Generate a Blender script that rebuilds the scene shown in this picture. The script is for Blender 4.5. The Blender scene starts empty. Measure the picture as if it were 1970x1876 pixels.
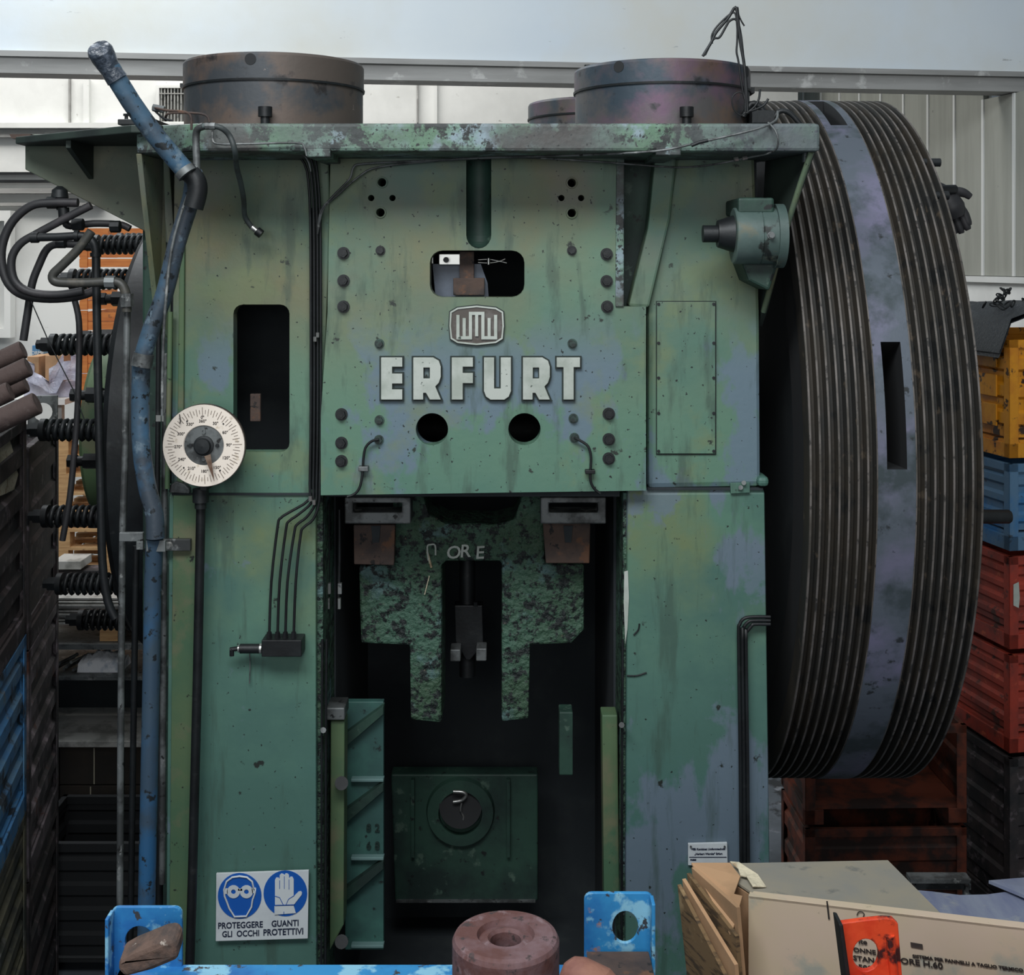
import bpy, bmesh, math, random
from mathutils import Vector, Matrix
from mathutils.geometry import tessellate_polygon
random.seed(7)
PI = math.pi
S = bpy.context.scene
COL = S.collection
# ---------------------------------------------------------------- camera, world, lights, exposure
CAMZ, HOR, CX, F = 3.0, 500.0, 985.0, 2500.0      # eye height, horizon row, principal column, focal length in px (1970 wide)
cd = bpy.data.cameras.new('camera'); cam = bpy.data.objects.new('camera', cd); COL.objects.link(cam)
cam.location = (0, 0, CAMZ); cam.rotation_euler = (PI/2, 0, 0)
cd.sensor_fit = 'HORIZONTAL'; cd.sensor_width = 36; cd.lens = 36*F/1970
cd.shift_y = -(938-HOR)/1970; cd.clip_start = .05; cd.clip_end = 100
S.camera = cam
w = bpy.data.worlds.new('world'); S.world = w; w.use_nodes = True
bg = w.node_tree.nodes['Background']; bg.inputs[0].default_value = (.62, .75, .85, 1); bg.inputs[1].default_value = .13
def area(name, loc, aim, sx, sy, power, col=(1, 1, 1)):
    l = bpy.data.lights.new(name, 'AREA'); l.shape = 'RECTANGLE'; l.size = sx; l.size_y = sy; l.energy = power; l.color = col
    o = bpy.data.objects.new(name, l); COL.objects.link(o); o.location = loc
    o.rotation_euler = (Vector(aim)-Vector(loc)).to_track_quat('-Z', 'Y').to_euler(); return o
area('front_skylight', (-1.0, .45, 6.7), (-.2, 5.0, 2.3), 4.6, 1.8, 385, (.95, .98, 1))
area('front_doorway', (-.6, -3.4, 3.6), (-.1, 5.0, 3.0), 5.0, 2.4, 140, (.97, .99, 1))
area('aisle_fill', (-3.0, 7.5, 6.8), (-2.6, 7.3, 0), 1.8, 1.2, 110, (.95, .98, 1))  # unseen fill light added to brighten the rack and sheets in the aisle
area('hall_skylight', (0, 5.0, 7.6), (0, 9.0, 5.2), 9, 1.6, 95, (.9, .96, 1))
area('yard_daylight', (-4.0, 9.9, 7.5), (-4.0, 12.5, 3.0), 9, 2.0, 430, (1, .97, .93))
S.view_settings.view_transform = 'Standard'; S.view_settings.look = 'None'
S.view_settings.gamma = 1; S.view_settings.use_curve_mapping = False; S.view_settings.exposure = 0

# ---------------------------------------------------------------- helpers
def P(px, py, Y):
    return Vector(((px-CX)*Y/F, Y, CAMZ-(py-HOR)*Y/F))
def lin(c):
    f = lambda v: (v/255/12.92) if v/255 <= .04045 else ((v/255+.055)/1.055)**2.4
    return (f(c[0]), f(c[1]), f(c[2]), 1)
def mat(name, base, layers=(), rough=.6, metal=0, bump=None, seed=0):
    """layers: (colour, noise scale, threshold, softness[, dict(z=(lo,hi), stretch=(x,y,z), detail=n)])"""
    m = bpy.data.materials.new(name); m.use_nodes = True; nt = m.node_tree; n = nt.nodes; L = nt.links
    b = n['Principled BSDF']; b.inputs['Roughness'].default_value = rough; b.inputs['Metallic'].default_value = metal
    tc = n.new('ShaderNodeTexCoord'); cur = None
    rgb = n.new('ShaderNodeRGB'); rgb.outputs[0].default_value = lin(base); cur = rgb.outputs[0]
    for i, l in enumerate(layers):
        o = l[4] if len(l) > 4 else {}
        mp = n.new('ShaderNodeMapping'); L.new(tc.outputs['Object'], mp.inputs[0])
        mp.inputs['Scale'].default_value = o.get('stretch', (1, 1, 1))
        mp.inputs['Location'].default_value = (seed+i*7.3, i*3.1+seed*2, i*5.7)
        nz = n.new('ShaderNodeTexNoise'); nz.inputs['Scale'].default_value = l[1]; nz.inputs['Detail'].default_value = o.get('detail', 5)
        nz.inputs['Roughness'].default_value = o.get('rough', .6)
        L.new(mp.outputs[0], nz.inputs['Vector'])
        mr = n.new('ShaderNodeMapRange'); mr.inputs['From Min'].default_value = l[2]-l[3]; mr.inputs['From Max'].default_value = l[2]+l[3]
        L.new(nz.outputs['Fac'], mr.inputs['Value']); fac = mr.outputs[0]
        for ax in 'xz':
            if ax in o:
                sp = n.new('ShaderNodeSeparateXYZ'); L.new(tc.outputs['Object'], sp.inputs[0])
                zr = n.new('ShaderNodeMapRange'); zr.interpolation_type = 'SMOOTHSTEP'
                zr.inputs['From Min'].default_value = o[ax][0]; zr.inputs['From Max'].default_value = o[ax][1]
                L.new(sp.outputs['X' if ax == 'x' else 'Z'], zr.inputs['Value'])
                mu = n.new('ShaderNodeMath'); mu.operation = 'MULTIPLY'; L.new(fac, mu.inputs[0]); L.new(zr.outputs[0], mu.inputs[1]); fac = mu.outputs[0]
        if 'k' in o:
            mu = n.new('ShaderNodeMath'); mu.operation = 'MULTIPLY'; L.new(fac, mu.inputs[0]); mu.inputs[1].default_value = o['k']; fac = mu.outputs[0]
        mx = n.new('ShaderNodeMix'); mx.data_type = 'RGBA'; L.new(fac, mx.inputs[0]); L.new(cur, mx.inputs[6]); mx.inputs[7].default_value = lin(l[0])
        cur = mx.outputs[2]
    L.new(cur, b.inputs['Base Color'])
    if bump:
        nz = n.new('ShaderNodeTexNoise'); nz.inputs['Scale'].default_value = bump[1]; nz.inputs['Detail'].default_value = 6
        L.new(tc.outputs['Object'], nz.inputs['Vector'])
        bp = n.new('ShaderNodeBump'); bp.inputs['Strength'].default_value = bump[0]; bp.inputs['Distance'].default_value = bump[2] if len(bump) > 2 else .01
        L.new(nz.outputs['Fac'], bp.inputs['Height']); L.new(bp.outputs[0], b.inputs['Normal'])
    return m

class MB:
    def __init__(s): s.v = []; s.f = []; s.sm = []
    def add(s, vs, fs, smooth=False):
        o = len(s.v); s.v += [tuple(v) for v in vs]; s.f += [tuple(i+o for i in f) for f in fs]; s.sm += [smooth]*len(fs); return s
    def box(s, a, b):
        x0, y0, z0 = a; x1, y1, z1 = b
        if x0 > x1: x0, x1 = x1, x0
        if y0 > y1: y0, y1 = y1, y0
        if z0 > z1: z0, z1 = z1, z0
        v = [(x0,y0,z0),(x1,y0,z0),(x1,y1,z0),(x0,y1,z0),(x0,y0,z1),(x1,y0,z1),(x1,y1,z1),(x0,y1,z1)]
        return s.add(v, [(3,2,1,0),(4,5,6,7),(0,1,5,4),(1,2,6,5),(2,3,7,6),(3,0,4,7)])
    def pbox(s, px0, py0, px1, py1, Y, Y2):
        """box whose front face covers a pixel rectangle at depth Y and goes back to Y2"""
        a = P(px0, py1, Y); b = P(px1, py0, Y)
        return s.box(a, (b.x, Y2, b.z))
    def prism(s, outer, holes=(), t=(0, .05, 0)):
        """planar loop(s) of 3-D points extruded by vector t"""
        loops = [[Vector(p) for p in outer]]+[[Vector(p) for p in h] for h in holes]; t = Vector(t)
        flat = [p for l in loops for p in l]; n = len(flat)
        tris = tessellate_polygon(loops)
        fs = []
        def nrm(l):
            r = Vector((0, 0, 0))
            for i in range(len(l)): r += l[i].cross(l[(i+1) % len(l)])
            return r
        N = nrm(loops[0])
        for tr in tris:
            a, b, c = [flat[i] for i in tr]
            tr = tuple(tr)
            if (b-a).cross(c-a).dot(t) > 0: tr = tr[::-1]
            fs.append(tr); fs.append(tuple(i+n for i in tr[::-1]))
        k = 0
        for li, l in enumerate(loops):
            m = len(l); same = nrm(l).dot(t) < 0
            if li > 0: same = not same
            for i in range(m):
                a, b = k+i, k+(i+1) % m
                q = (a, a+n, b+n, b) if same else (a, b, b+n, a+n)
                fs.append(q)
            k += m
        return s.add(flat+[p+t for p in flat], fs)
    def plate(s, pts, Y, t=.05, holes=()):
        return s.prism([P(x, y, Y) for x, y in pts], [[P(x, y, Y) for x, y in h] for h in holes], (0, t, 0))
    def cyl(s, a, b, r, r2=None, seg=20, cap=True):
        a, b = Vector(a), Vector(b); d = (b-a).normalized(); r2 = r if r2 is None else r2
        u = d.orthogonal().normalized(); v = d.cross(u); vs = []
        for c, rr in ((a, r), (b, r2)):
            for i in range(seg):
                t = 2*PI*i/seg; vs.append(c+u*math.cos(t)*rr+v*math.sin(t)*rr)
        s.add(vs, [(i, (i+1) % seg, seg+(i+1) % seg, seg+i) for i in range(seg)], seg > 8)
        if cap: s.add(vs, [tuple(range(seg))[::-1], tuple(range(seg, 2*seg))])
        return s
    def lathe(s, c, axis, prof, seg=48, smooth=True, a0=0, a1=2*PI, up=None):
        """prof: (distance along axis, radius); profile corners stay sharp, the turning direction is smooth"""
        if smooth and len(prof) > 2:
            for p, q in zip(prof, prof[1:]): s.lathe(c, axis, [p, q], seg, True, a0, a1, up)
            return s
        c = Vector(c); d = Vector(axis).normalized(); u = Vector(up) if up else d.orthogonal().normalized(); v = d.cross(u)
        full = abs(a1-a0-2*PI) < 1e-6; m = seg if full else seg+1; vs = []
        for h, r in prof:
            for i in range(m):
                t = a0+(a1-a0)*i/seg; vs.append(c+d*h+u*math.cos(t)*r+v*math.sin(t)*r)
        fs = []
        for j in range(len(prof)-1):
            for i in range(seg):
                i2 = (i+1) % m; fs.append((j*m+i, j*m+i2, (j+1)*m+i2, (j+1)*m+i))
        return s.add(vs, fs, smooth)
    def tube(s, pts, r, seg=8, smooth=3, cap=True, rs=None):
        pts = [Vector(p) for p in pts]
        if smooth and len(pts) > 2:
            q = []; rr = []
            for i in range(len(pts)-1):
                p0 = pts[max(i-1, 0)]; p1 = pts[i]; p2 = pts[i+1]; p3 = pts[min(i+2, len(pts)-1)]
                for k in range(smooth):
                    t = k/smooth
                    q.append(.5*((2*p1)+(p2-p0)*t+(2*p0-5*p1+4*p2-p3)*t*t+(3*p1-p0-3*p2+p3)*t**3))
                    if rs: rr.append(rs[i]*(1-t)+rs[i+1]*t)
            q.append(pts[-1]); pts = q
            if rs: rr.append(rs[-1]); rs = rr
        n = len(pts); d0 = (pts[1]-pts[0]).normalized(); u = d0.orthogonal().normalized(); vs = []
        for i, p in enumerate(pts):
            d = (pts[min(i+1, n-1)]-pts[max(i-1, 0)]).normalized()
            u = (u-d*u.dot(d)); u = u.normalized() if u.length > 1e-6 else d.orthogonal().normalized()
            v = d.cross(u); R = rs[i] if rs else r
            for k in range(seg):
                t = 2*PI*k/seg; vs.append(p+u*math.cos(t)*R+v*math.sin(t)*R)
        s.add(vs, [(i*seg+k, i*seg+(k+1) % seg, (i+1)*seg+(k+1) % seg, (i+1)*seg+k) for i in range(n-1) for k in range(seg)], True)
        if cap: s.add(vs, [tuple(range(seg))[::-1], tuple(range((n-1)*seg, n*seg))])
        return s
    def ptube(s, path, Y, rpx, **k):
        """tube along pixel points (px, py[, depth]) with a radius in pixels at that depth"""
        pts = [P(p[0], p[1], p[2] if len(p) > 2 else Y) for p in path]
        return s.tube(pts, rpx*Y/F, **k)
    def hexbolt(s, c, axis, r, h, washer=True):
        c = Vector(c); d = Vector(axis).normalized()
        if washer: s.cyl(c, c+d*h*.25, r*1.25, seg=14)
        s.cyl(c+d*h*.2, c+d*h, r, r*.95, seg=6); return s
    def mesh(s, name, m):
        me = bpy.data.meshes.new(name); me.from_pydata(s.v, [], s.f)
        me.polygons.foreach_set('use_smooth', s.sm); me.materials.append(m); me.update(); return me

def props(o, label=None, cat=None, group=None, kind=None):
    if label: o['label'] = label
    if cat: o['category'] = cat
    if group: o['group'] = group
    if kind: o['kind'] = kind
    return o
def link(name, me, bev=0):
    o = bpy.data.objects.new(name, me); COL.objects.link(o)
    if bev:
        b = o.modifiers.new('bevel', 'BEVEL'); b.width = bev; b.segments = 2; b.limit_method = 'ANGLE'; b.angle_limit = math.radians(50)
    return o
def root(name, loc, label, cat, group=None, rz=0):
    o = bpy.data.objects.new(name, None); COL.objects.link(o); o.location = loc; o.rotation_euler = (0, 0, rz); o.empty_display_size = .1
    return props(o, label, cat, group)
def part(name, mb, m, parent, bev=0, label=None, local=False, kind=None):
    """world-space mesh under an unrotated parent (local=True: the mesh is already in the parent's own space)"""
    o = link(name, mb.mesh(name, m), bev); o.parent = parent
    if not local:
        g = Vector((0, 0, 0)); p = parent
        while p: g += p.location; p = p.parent
        o.location = -g
    if label: o['label'] = label
    if kind: o['kind'] = kind
    return o
def share(name, me, loc, parent, rot=(0, 0, 0), scale=None):
    o = link(name, me); o.parent = parent
    g = Vector((0, 0, 0)); p = parent
    while p: g += p.location; p = p.parent
    o.location = Vector(loc)-g; o.rotation_euler = rot
    if scale: o.scale = scale
    return o
def solo(name, mb, m, label, cat, group=None, bev=0, kind=None):
    """top-level thing that is one mesh; origin moved to its base"""
    xs = [v[0] for v in mb.v]; ys = [v[1] for v in mb.v]; zs = [v[2] for v in mb.v]
    c = Vector(((min(xs)+max(xs))/2, (min(ys)+max(ys))/2, min(zs)))
    mb.v = [tuple(Vector(v)-c) for v in mb.v]
    o = link(name, mb.mesh(name, m), bev); o.location = c
    return props(o, label, cat, group, kind)
def struct(name, mb, m, parent=None, bev=0):
    o = link(name, mb.mesh(name, m), bev)
    if parent: o.parent = parent
    else: o['kind'] = 'structure'
    return o
def text_mb(txt, size, origin, xdir, updir, depth=.001, bold=0, align='LEFT', sx=1):
    """text as geometry: origin = baseline start, xdir / updir = reading and up directions"""
    cu = bpy.data.curves.new('t', 'FONT'); cu.body = txt; cu.size = size; cu.extrude = depth/2; cu.offset = bold; cu.align_x = align; cu.resolution_u = 3
    o = bpy.data.objects.new('t', cu); COL.objects.link(o)
    dg = bpy.context.evaluated_depsgraph_get(); me = bpy.data.meshes.new_from_object(o.evaluated_get(dg))
    x = Vector(xdir).normalized(); u = Vector(updir).normalized(); nn = x.cross(u); mb = MB()
    mb.add([Vector(origin)+x*(v.co.x*sx)+u*v.co.y+nn*v.co.z for v in me.vertices], [tuple(p.vertices) for p in me.polygons])
    bpy.data.objects.remove(o); bpy.data.curves.remove(cu); bpy.data.meshes.remove(me); return mb
def circ(cx, cy, r, n=24, ry=None):
    ry = ry or r; return [(cx+r*math.cos(2*PI*i/n), cy+ry*math.sin(2*PI*i/n)) for i in range(n)]
def rrect(x0, y0, x1, y1, r, n=4):
    out = []
    for cx, cy, a in ((x1-r, y0+r, -90), (x1-r, y1-r, 0), (x0+r, y1-r, 90), (x0+r, y0+r, 180)):
        for i in range(n+1):
            t = math.radians(a+90*i/n); out.append((cx+r*math.cos(t), cy+r*math.sin(t)))
    return out
def grow(poly, d):
    n = len(poly); ar = sum(poly[i][0]*poly[(i+1) % n][1]-poly[(i+1) % n][0]*poly[i][1] for i in range(n)); sg = 1 if ar > 0 else -1; out = []
    for i in range(n):
        a, b, c = Vector(poly[i-1]), Vector(poly[i]), Vector(poly[(i+1) % n])
        e1 = (b-a).normalized(); e2 = (c-b).normalized(); n1 = Vector((e1.y, -e1.x))*sg; n2 = Vector((e2.y, -e2.x))*sg
        m = n1+n2; k = d/max(.35, m.length_squared/2)
        out.append(tuple(b+m*k)) 
    return out

# ---------------------------------------------------------------- materials
BLK = (20, 24, 27)
green = mat('green_press_paint', (92, 128, 108), [
    ((114, 114, 84), 1.5, .36, .12, dict(z=(2.3, 3.0), detail=3)),
    ((116, 112, 104), 2.1, .52, .06, dict(z=(2.6, 3.3), k=.75)),
    ((74, 116, 104), 1.3, .52, .10, dict(k=.7)),
    ((100, 118, 134), 1.9, .535, .018, dict(k=.85, detail=6, stretch=(1.2, 1, .8), z=(2.85, 2.55))),
    ((112, 126, 90), 2.7, .58, .05, dict(k=.6)),
    ((60, 78, 68), 5, .60, .06, dict(k=.6, stretch=(2.5, 1, .5))),
    ((30, 38, 36), 55, .70, .012, dict(detail=2)),
    ((38, 46, 40), 14, .68, .02, dict(detail=6))], .55, bump=(.25, 30, .004))
green_low = mat('green_column_paint', (86, 124, 106), [
    ((108, 122, 84), 1.9, .50, .10, dict(z=(1.3, 2.1))),
    ((66, 104, 104), 1.1, .44, .12, dict(z=(1.9, .5))),
    ((72, 108, 98), 2.3, .50, .10),
    ((102, 116, 132), 1.7, .51, .018, dict(k=.85, detail=7, stretch=(1.4, 1, .7), x=(-.2, .5))),
    ((100, 116, 130), 3.2, .61, .018, dict(k=.75, detail=6)),
    ((58, 78, 68), 5, .61, .06, dict(k=.55, stretch=(3, 1, .4))),
    ((30, 38, 36), 50, .70, .012, dict(detail=2)),
    ((34, 40, 36), 13, .68, .02)], .55, bump=(.2, 30, .004), seed=3)
green_olive = mat('olive_green_paint', (88, 110, 78), [((72, 104, 78), 2.5, .5, .1), ((106, 110, 84), 4, .58, .05), ((30, 36, 32), 30, .68, .02)], .6, bump=(.2, 30, .004), seed=5)
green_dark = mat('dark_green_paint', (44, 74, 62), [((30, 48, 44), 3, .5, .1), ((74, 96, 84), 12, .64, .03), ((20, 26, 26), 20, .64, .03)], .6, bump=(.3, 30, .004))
green_slide = mat('pitted_green_slide_paint', (66, 98, 82), [((58, 84, 64), 3, .5, .1), ((84, 112, 112), 5, .60, .04), ((22, 30, 30), 26, .525, .03, dict(detail=8, rough=.7)), ((96, 92, 78), 40, .68, .02)], .6, bump=(1, 42, .02))
chipped = mat('chipped_green_edge_paint', (112, 140, 128), [((92, 122, 100), 5, .5, .05), ((132, 150, 158), 6, .57, .03), ((36, 40, 40), 13, .535, .025, dict(detail=9, rough=.7)), ((40, 42, 42), 60, .60, .02), ((74, 72, 70), 3, .56, .06), ((86, 92, 98), 2.5, .40, .12, dict(x=(.5, .95), k=.85)), ((84, 92, 90), 5, .5, .08, dict(k=.6)), ((42, 46, 46), 40, .64, .02)], .6, bump=(.5, 40, .006))
blue_pipe = mat('worn_blue_pipe_paint', (62, 88, 108), [((56, 66, 76), 4, .47, .06), ((60, 104, 138), 2.2, .57, .05), ((98, 116, 128), 14, .63, .04), ((24, 30, 34), 30, .60, .02)], .5, bump=(.3, 40, .004))
pipe_blue2 = mat('vivid_blue_pipe_paint', (36, 88, 130), [((56, 74, 88), 3, .38, .10, dict(z=(.7, 1.5))), ((52, 72, 90), 4, .50, .06), ((26, 32, 36), 24, .60, .02)], .5)
iron = mat('brown_iron', (84, 76, 70), [((92, 78, 70), 2, .54, .1), ((60, 64, 68), 4, .55, .06), ((44, 42, 42), 9, .62, .04), ((130, 120, 112), 20, .70, .02)], .55, .25, bump=(.2, 40, .004))
iron2 = mat('heat_tinted_iron', (82, 80, 80), [((106, 84, 68), 2.2, .54, .08), ((96, 74, 92), 2.8, .55, .07), ((54, 66, 76), 3.4, .56, .06), ((44, 44, 46), 10, .64, .04)], .5, .3, bump=(.2, 40, .004), seed=4)
rust = mat('rusty_plate', (78, 62, 54), [((56, 48, 46), 6, .5, .08), ((100, 70, 52), 14, .62, .04), ((30, 28, 28), 22, .62, .02)], .8, bump=(.4, 40, .006))
black = mat('black_steel', (30, 34, 36), [((52, 54, 54), 18, .64, .05), ((20, 22, 24), 6, .5, .1)], .5, .2, bump=(.2, 60, .003))
rubber = mat('black_rubber', (40, 40, 42), [((62, 58, 60), 8, .6, .08)], .55)
grey = mat('grey_worn_steel', (112, 116, 116), [((70, 72, 72), 8, .52, .06), ((150, 152, 150), 14, .64, .03), ((40, 40, 40), 30, .64, .02)], .5, .4, bump=(.2, 50, .003))
steel = mat('bright_steel', (176, 176, 172), [((110, 112, 112), 20, .6, .05)], .3, .8)
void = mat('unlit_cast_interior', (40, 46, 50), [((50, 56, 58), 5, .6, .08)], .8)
wheel_m = mat('dark_brown_wheel_iron', (56, 51, 44), [((44, 44, 42), 3, .5, .1, dict(stretch=(4, 1, 1))), ((88, 78, 66), 14, .66, .04), ((28, 30, 30), 7, .62, .05)], .65, .2, bump=(.3, 60, .003))
ridge_m = mat('polished_ridge_iron', (116, 110, 106), [((80, 76, 70), 6, .5, .1), ((54, 52, 50), 20, .60, .04)], .55, .3)
band_m = mat('grey_blue_wheel_band', (94, 102, 112), [((118, 116, 140), 2.6, .55, .08), ((66, 76, 80), 4, .55, .06), ((48, 52, 54), 16, .66, .03)], .5, .3, bump=(.2, 40, .003))
white_dial = mat('cream_dial_enamel', (240, 228, 214), [((214, 200, 180), 30, .64, .04)], .4)
ink = mat('black_ink', (42, 36, 34), (), .6)
letter_w = mat('white_letter_paint', (184, 190, 182), [((160, 168, 158), 8, .55, .1), ((60, 72, 64), 34, .68, .012)], .5)
letter_k = mat('dark_letter_edge', (24, 38, 34), (), .6)
emblem_m = mat('brown_emblem_enamel', (74, 66, 60), [((94, 88, 84), 20, .58, .05)], .4)
sign_w = mat('white_sign_plastic', (206, 212, 214), [((190, 196, 200), 5, .6, .1)], .35)
sign_b = mat('blue_sign_print', (20, 86, 172), (), .35)
sign_k = mat('navy_sign_print', (24, 34, 58), (), .5)
crate_blue = mat('bright_blue_crate_paint', (46, 132, 186), [((30, 100, 164), 5, .54, .08), ((128, 182, 206), 12, .58, .03), ((54, 56, 60), 34, .63, .02), ((160, 116, 92), 7, .64, .02)], .5, bump=(.2, 30, .004))
crate_blue2 = mat('worn_blue_crate_paint', (74, 134, 184), [((100, 144, 176), 5, .52, .06), ((40, 52, 62), 9, .58, .05), ((120, 132, 140), 16, .64, .03)], .6, bump=(.2, 30, .004))
crate_grey = mat('weathered_grey_crate_paint', (104, 96, 100), [((150, 138, 144), 7, .56, .05, dict(stretch=(1, 1, .5))), ((46, 44, 46), 5, .52, .06), ((92, 60, 50), 8, .64, .04)], .7, bump=(.3, 30, .004))
crate_dk = mat('dark_brown_crate_steel', (66, 58, 58), [((40, 40, 42), 5, .5, .08), ((104, 94, 98), 12, .60, .04)], .7)
crate_ol = mat('muddy_olive_crate_paint', (100, 98, 80), [((62, 66, 60), 5, .5, .08), ((104, 104, 100), 10, .62, .04)], .7)
crate_y = mat('yellow_crate_paint', (212, 142, 22), [((190, 116, 20), 6, .55, .08), ((58, 36, 20), 10, .60, .02, dict(detail=6)), ((110, 70, 24), 20, .66, .03)], .55, bump=(.3, 30, .004))
crate_r = mat('red_crate_paint', (168, 58, 40), [((128, 50, 40), 5, .52, .08), ((72, 36, 30), 10, .62, .04), ((190, 90, 60), 16, .66, .03)], .6, bump=(.3, 30, .004))
crate_b3 = mat('light_blue_crate_paint', (84, 120, 150), [((30, 104, 160), 4, .54, .08), ((50, 60, 70), 12, .64, .03)], .6)
crate_o = mat('rusty_orange_crate_paint', (110, 50, 28), [((48, 30, 24), 6, .5, .08)], .7)
red_lug = mat('bright_red_lug_paint', (196, 48, 26), [((214, 74, 40), 6, .56, .06), ((60, 30, 30), 12, .57, .03, dict(detail=7))], .4, bump=(.3, 30, .004))
billet = mat('purple_brown_forged_iron', (112, 90, 94), [((88, 56, 52), 6, .5, .08), ((130, 112, 116), 14, .62, .05), ((60, 50, 50), 40, .62, .03)], .75, bump=(.35, 80, .004))
billet_o = mat('orange_brown_forged_iron', (140, 98, 82), [((104, 62, 58), 5, .52, .08), ((160, 122, 108), 14, .62, .05)], .75, bump=(.35, 80, .004))
billet_d = mat('dark_brown_forged_iron', (74, 60, 56), [((56, 44, 42), 6, .5, .08), ((96, 84, 80), 14, .64, .05)], .75, bump=(.35, 80, .004))
card = mat('tan_cardboard', (192, 176, 148), [((196, 176, 156), 3, .52, .1), ((160, 160, 148), 6, .60, .06), ((120, 116, 100), 16, .68, .03)], .85)
card_g = mat('shaded_top_cardboard', (146, 138, 120), [((132, 130, 122), 3, .5, .1), ((110, 110, 104), 12, .64, .04)], .85)  # tan cardboard darkened: shade on the box top is put into its colour
card_b = mat('brown_cardboard', (186, 148, 112), [((160, 128, 96), 5, .52, .1)], .85)
card_e = mat('cardboard_edges', (120, 96, 66), [((70, 56, 40), 12, .55, .05, dict(stretch=(1, 1, 6))), ((160, 136, 100), 8, .62, .04)], .85)
torn = mat('torn_white_paper', (206, 196, 170), [((170, 150, 120), 20, .6, .05)], .9, bump=(.8, 60, .01))
wall_w = mat('white_upper_wall_paint', (214, 220, 222), [((202, 212, 220), .5, .5, .2), ((204, 204, 196), .7, .56, .15), ((168, 172, 172), 9, .72, .02, dict(stretch=(.5, 1, 2)))], .8, bump=(.1, 20, .01))
wall_b = mat('yard_wall_paint', (220, 222, 220), [((206, 208, 206), 1.5, .55, .1), ((170, 170, 166), 12, .70, .02)], .8)
trim_m = mat('grey_beam_paint', (150, 150, 148), [((132, 132, 130), 3, .5, .1, dict(stretch=(.3, 1, 3))), ((176, 176, 174), 6, .64, .04)], .6)
panel_m = mat('greige_wall_panel', (152, 154, 146), [((142, 144, 136), 2, .5, .1, dict(stretch=(4, 4, .4))), ((110, 112, 106), 18, .74, .01)], .6)
joint_m = mat('pale_panel_joint', (206, 208, 206), (), .6)
floor_m = mat('grey_concrete_floor', (104, 112, 122), [((84, 92, 100), 2, .5, .1), ((40, 44, 48), 3, .60, .03), ((132, 138, 146), 9, .64, .04)], .8)
pallet_m = mat('tan_pallet_wood', (214, 172, 122), [((186, 142, 96), 3, .5, .1, dict(stretch=(1, 6, 12))), ((130, 94, 64), 9, .66, .03)], .8)
orange_w = mat('orange_stained_wood', (206, 128, 64), [((184, 104, 50), 3, .5, .1, dict(stretch=(1, 4, 10))), ((120, 72, 44), 9, .66, .03)], .7)
plastic_w = mat('crumpled_white_plastic', (206, 206, 220), [((176, 176, 196), 8, .5, .1)], .3, bump=(.8, 14, .03))
cloth_w = mat('white_cloth', (244, 246, 250), [((190, 200, 212), 12, .58, .06)], .8, bump=(.8, 16, .03))
sheet_m = mat('grey_sheet_metal', (206, 204, 198), [((160, 158, 152), 8, .55, .06)], .45, .1)
carton_d = mat('dark_brown_carton', (58, 50, 42), [((46, 42, 38), 4, .5, .1)], .8)
strap_m = mat('pale_strap', (190, 182, 160), (), .6)
tarp_m = mat('black_ribbed_mat', (54, 58, 62), [((84, 88, 92), 22, .58, .05, dict(stretch=(1, 5, 5)))], .5, bump=(.9, 60, .01))
dust_sheet = mat('pale_lilac_dusty_sheet', (148, 156, 172), [((122, 130, 158), 3, .52, .1, dict(stretch=(2, .5, 1))), ((160, 164, 168), 9, .60, .06)], .7)
tape = mat('dark_crumpled_tape', (52, 60, 70), [((90, 98, 110), 16, .58, .05)], .3, bump=(1, 40, .01))
web_m = mat('grey_olive_web_paint', (98, 100, 86), [((88, 98, 84), 2.5, .5, .1), ((112, 112, 94), 3, .56, .06), ((40, 46, 42), 30, .68, .02)], .6, bump=(.2, 30, .004))
deep_green = mat('deep_shadow_green_paint', (46, 58, 52), [((34, 42, 40), 4, .5, .1)], .65)
pocket_m = mat('recess_shade_black', (30, 32, 34), (), .8)  # shade inside slots and holes put into a near-black colour
valve_m = mat('grey_green_valve_paint', (84, 102, 98), [((70, 88, 84), 5, .5, .1), ((98, 100, 84), 7, .58, .05), ((34, 40, 38), 14, .62, .03)], .5, bump=(.2, 30, .004))
# ================================================================ SETTING
FZ = -.6
struct('floor', MB().box((-9, -3, FZ-.1), (9, 14, FZ)), floor_m)
# upper wall across the hall with a beam along its lower edge, further away towards the right
def strip(z0, z1, dy0, dy1):
    a = (-6.2, 8.16+dy0); b = (7.4, 10.02+dy0); c = (7.4, 10.02+dy1); d = (-6.2, 8.16+dy1)
    return MB().prism([(a[0], a[1], z0), (b[0], b[1], z0), (c[0], c[1], z0), (d[0], d[1], z0)], t=(0, 0, z1-z0))
wu = struct('wall_upper', strip(4.36, 8.0, 0, .2), wall_w)
struct('trim_1', strip(4.335, 4.372, -.05, .2), trim_m)
struct('trim_2', strip(4.245, 4.335, -.02, .2), trim_m)
struct('trim_3', strip(4.225, 4.245, -.045, .2), trim_m)
wb = MB().box((-9, 12.5, FZ), (2.75, 12.7, 5.4)); wbo = struct('wall_back', wb, wall_b)
for a in ((0, 255, 420, 264, 12.42), (0, 236, 420, 246, 12.36), (0, 331, 180, 335, 12.44), (0, 346, 200, 351, 12.44), (0, 362, 200, 372, 12.38), (0, 390, 200, 396, 12.4), (160, 152, 171, 236, 12.44), (836, 150, 841, 240, 12.45)):
    m = {'331': black, '346': black}.get(str(a[1]), trim_m if a[1] in (255, 362, 390) else wall_b)
    struct('ledge' if a[3]-a[1] < 40 else 'pilaster', MB().pbox(a[0]-(60 if a[0] == 0 else 0), a[1], a[2], a[3], a[4], 12.52), m, wbo)
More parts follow.
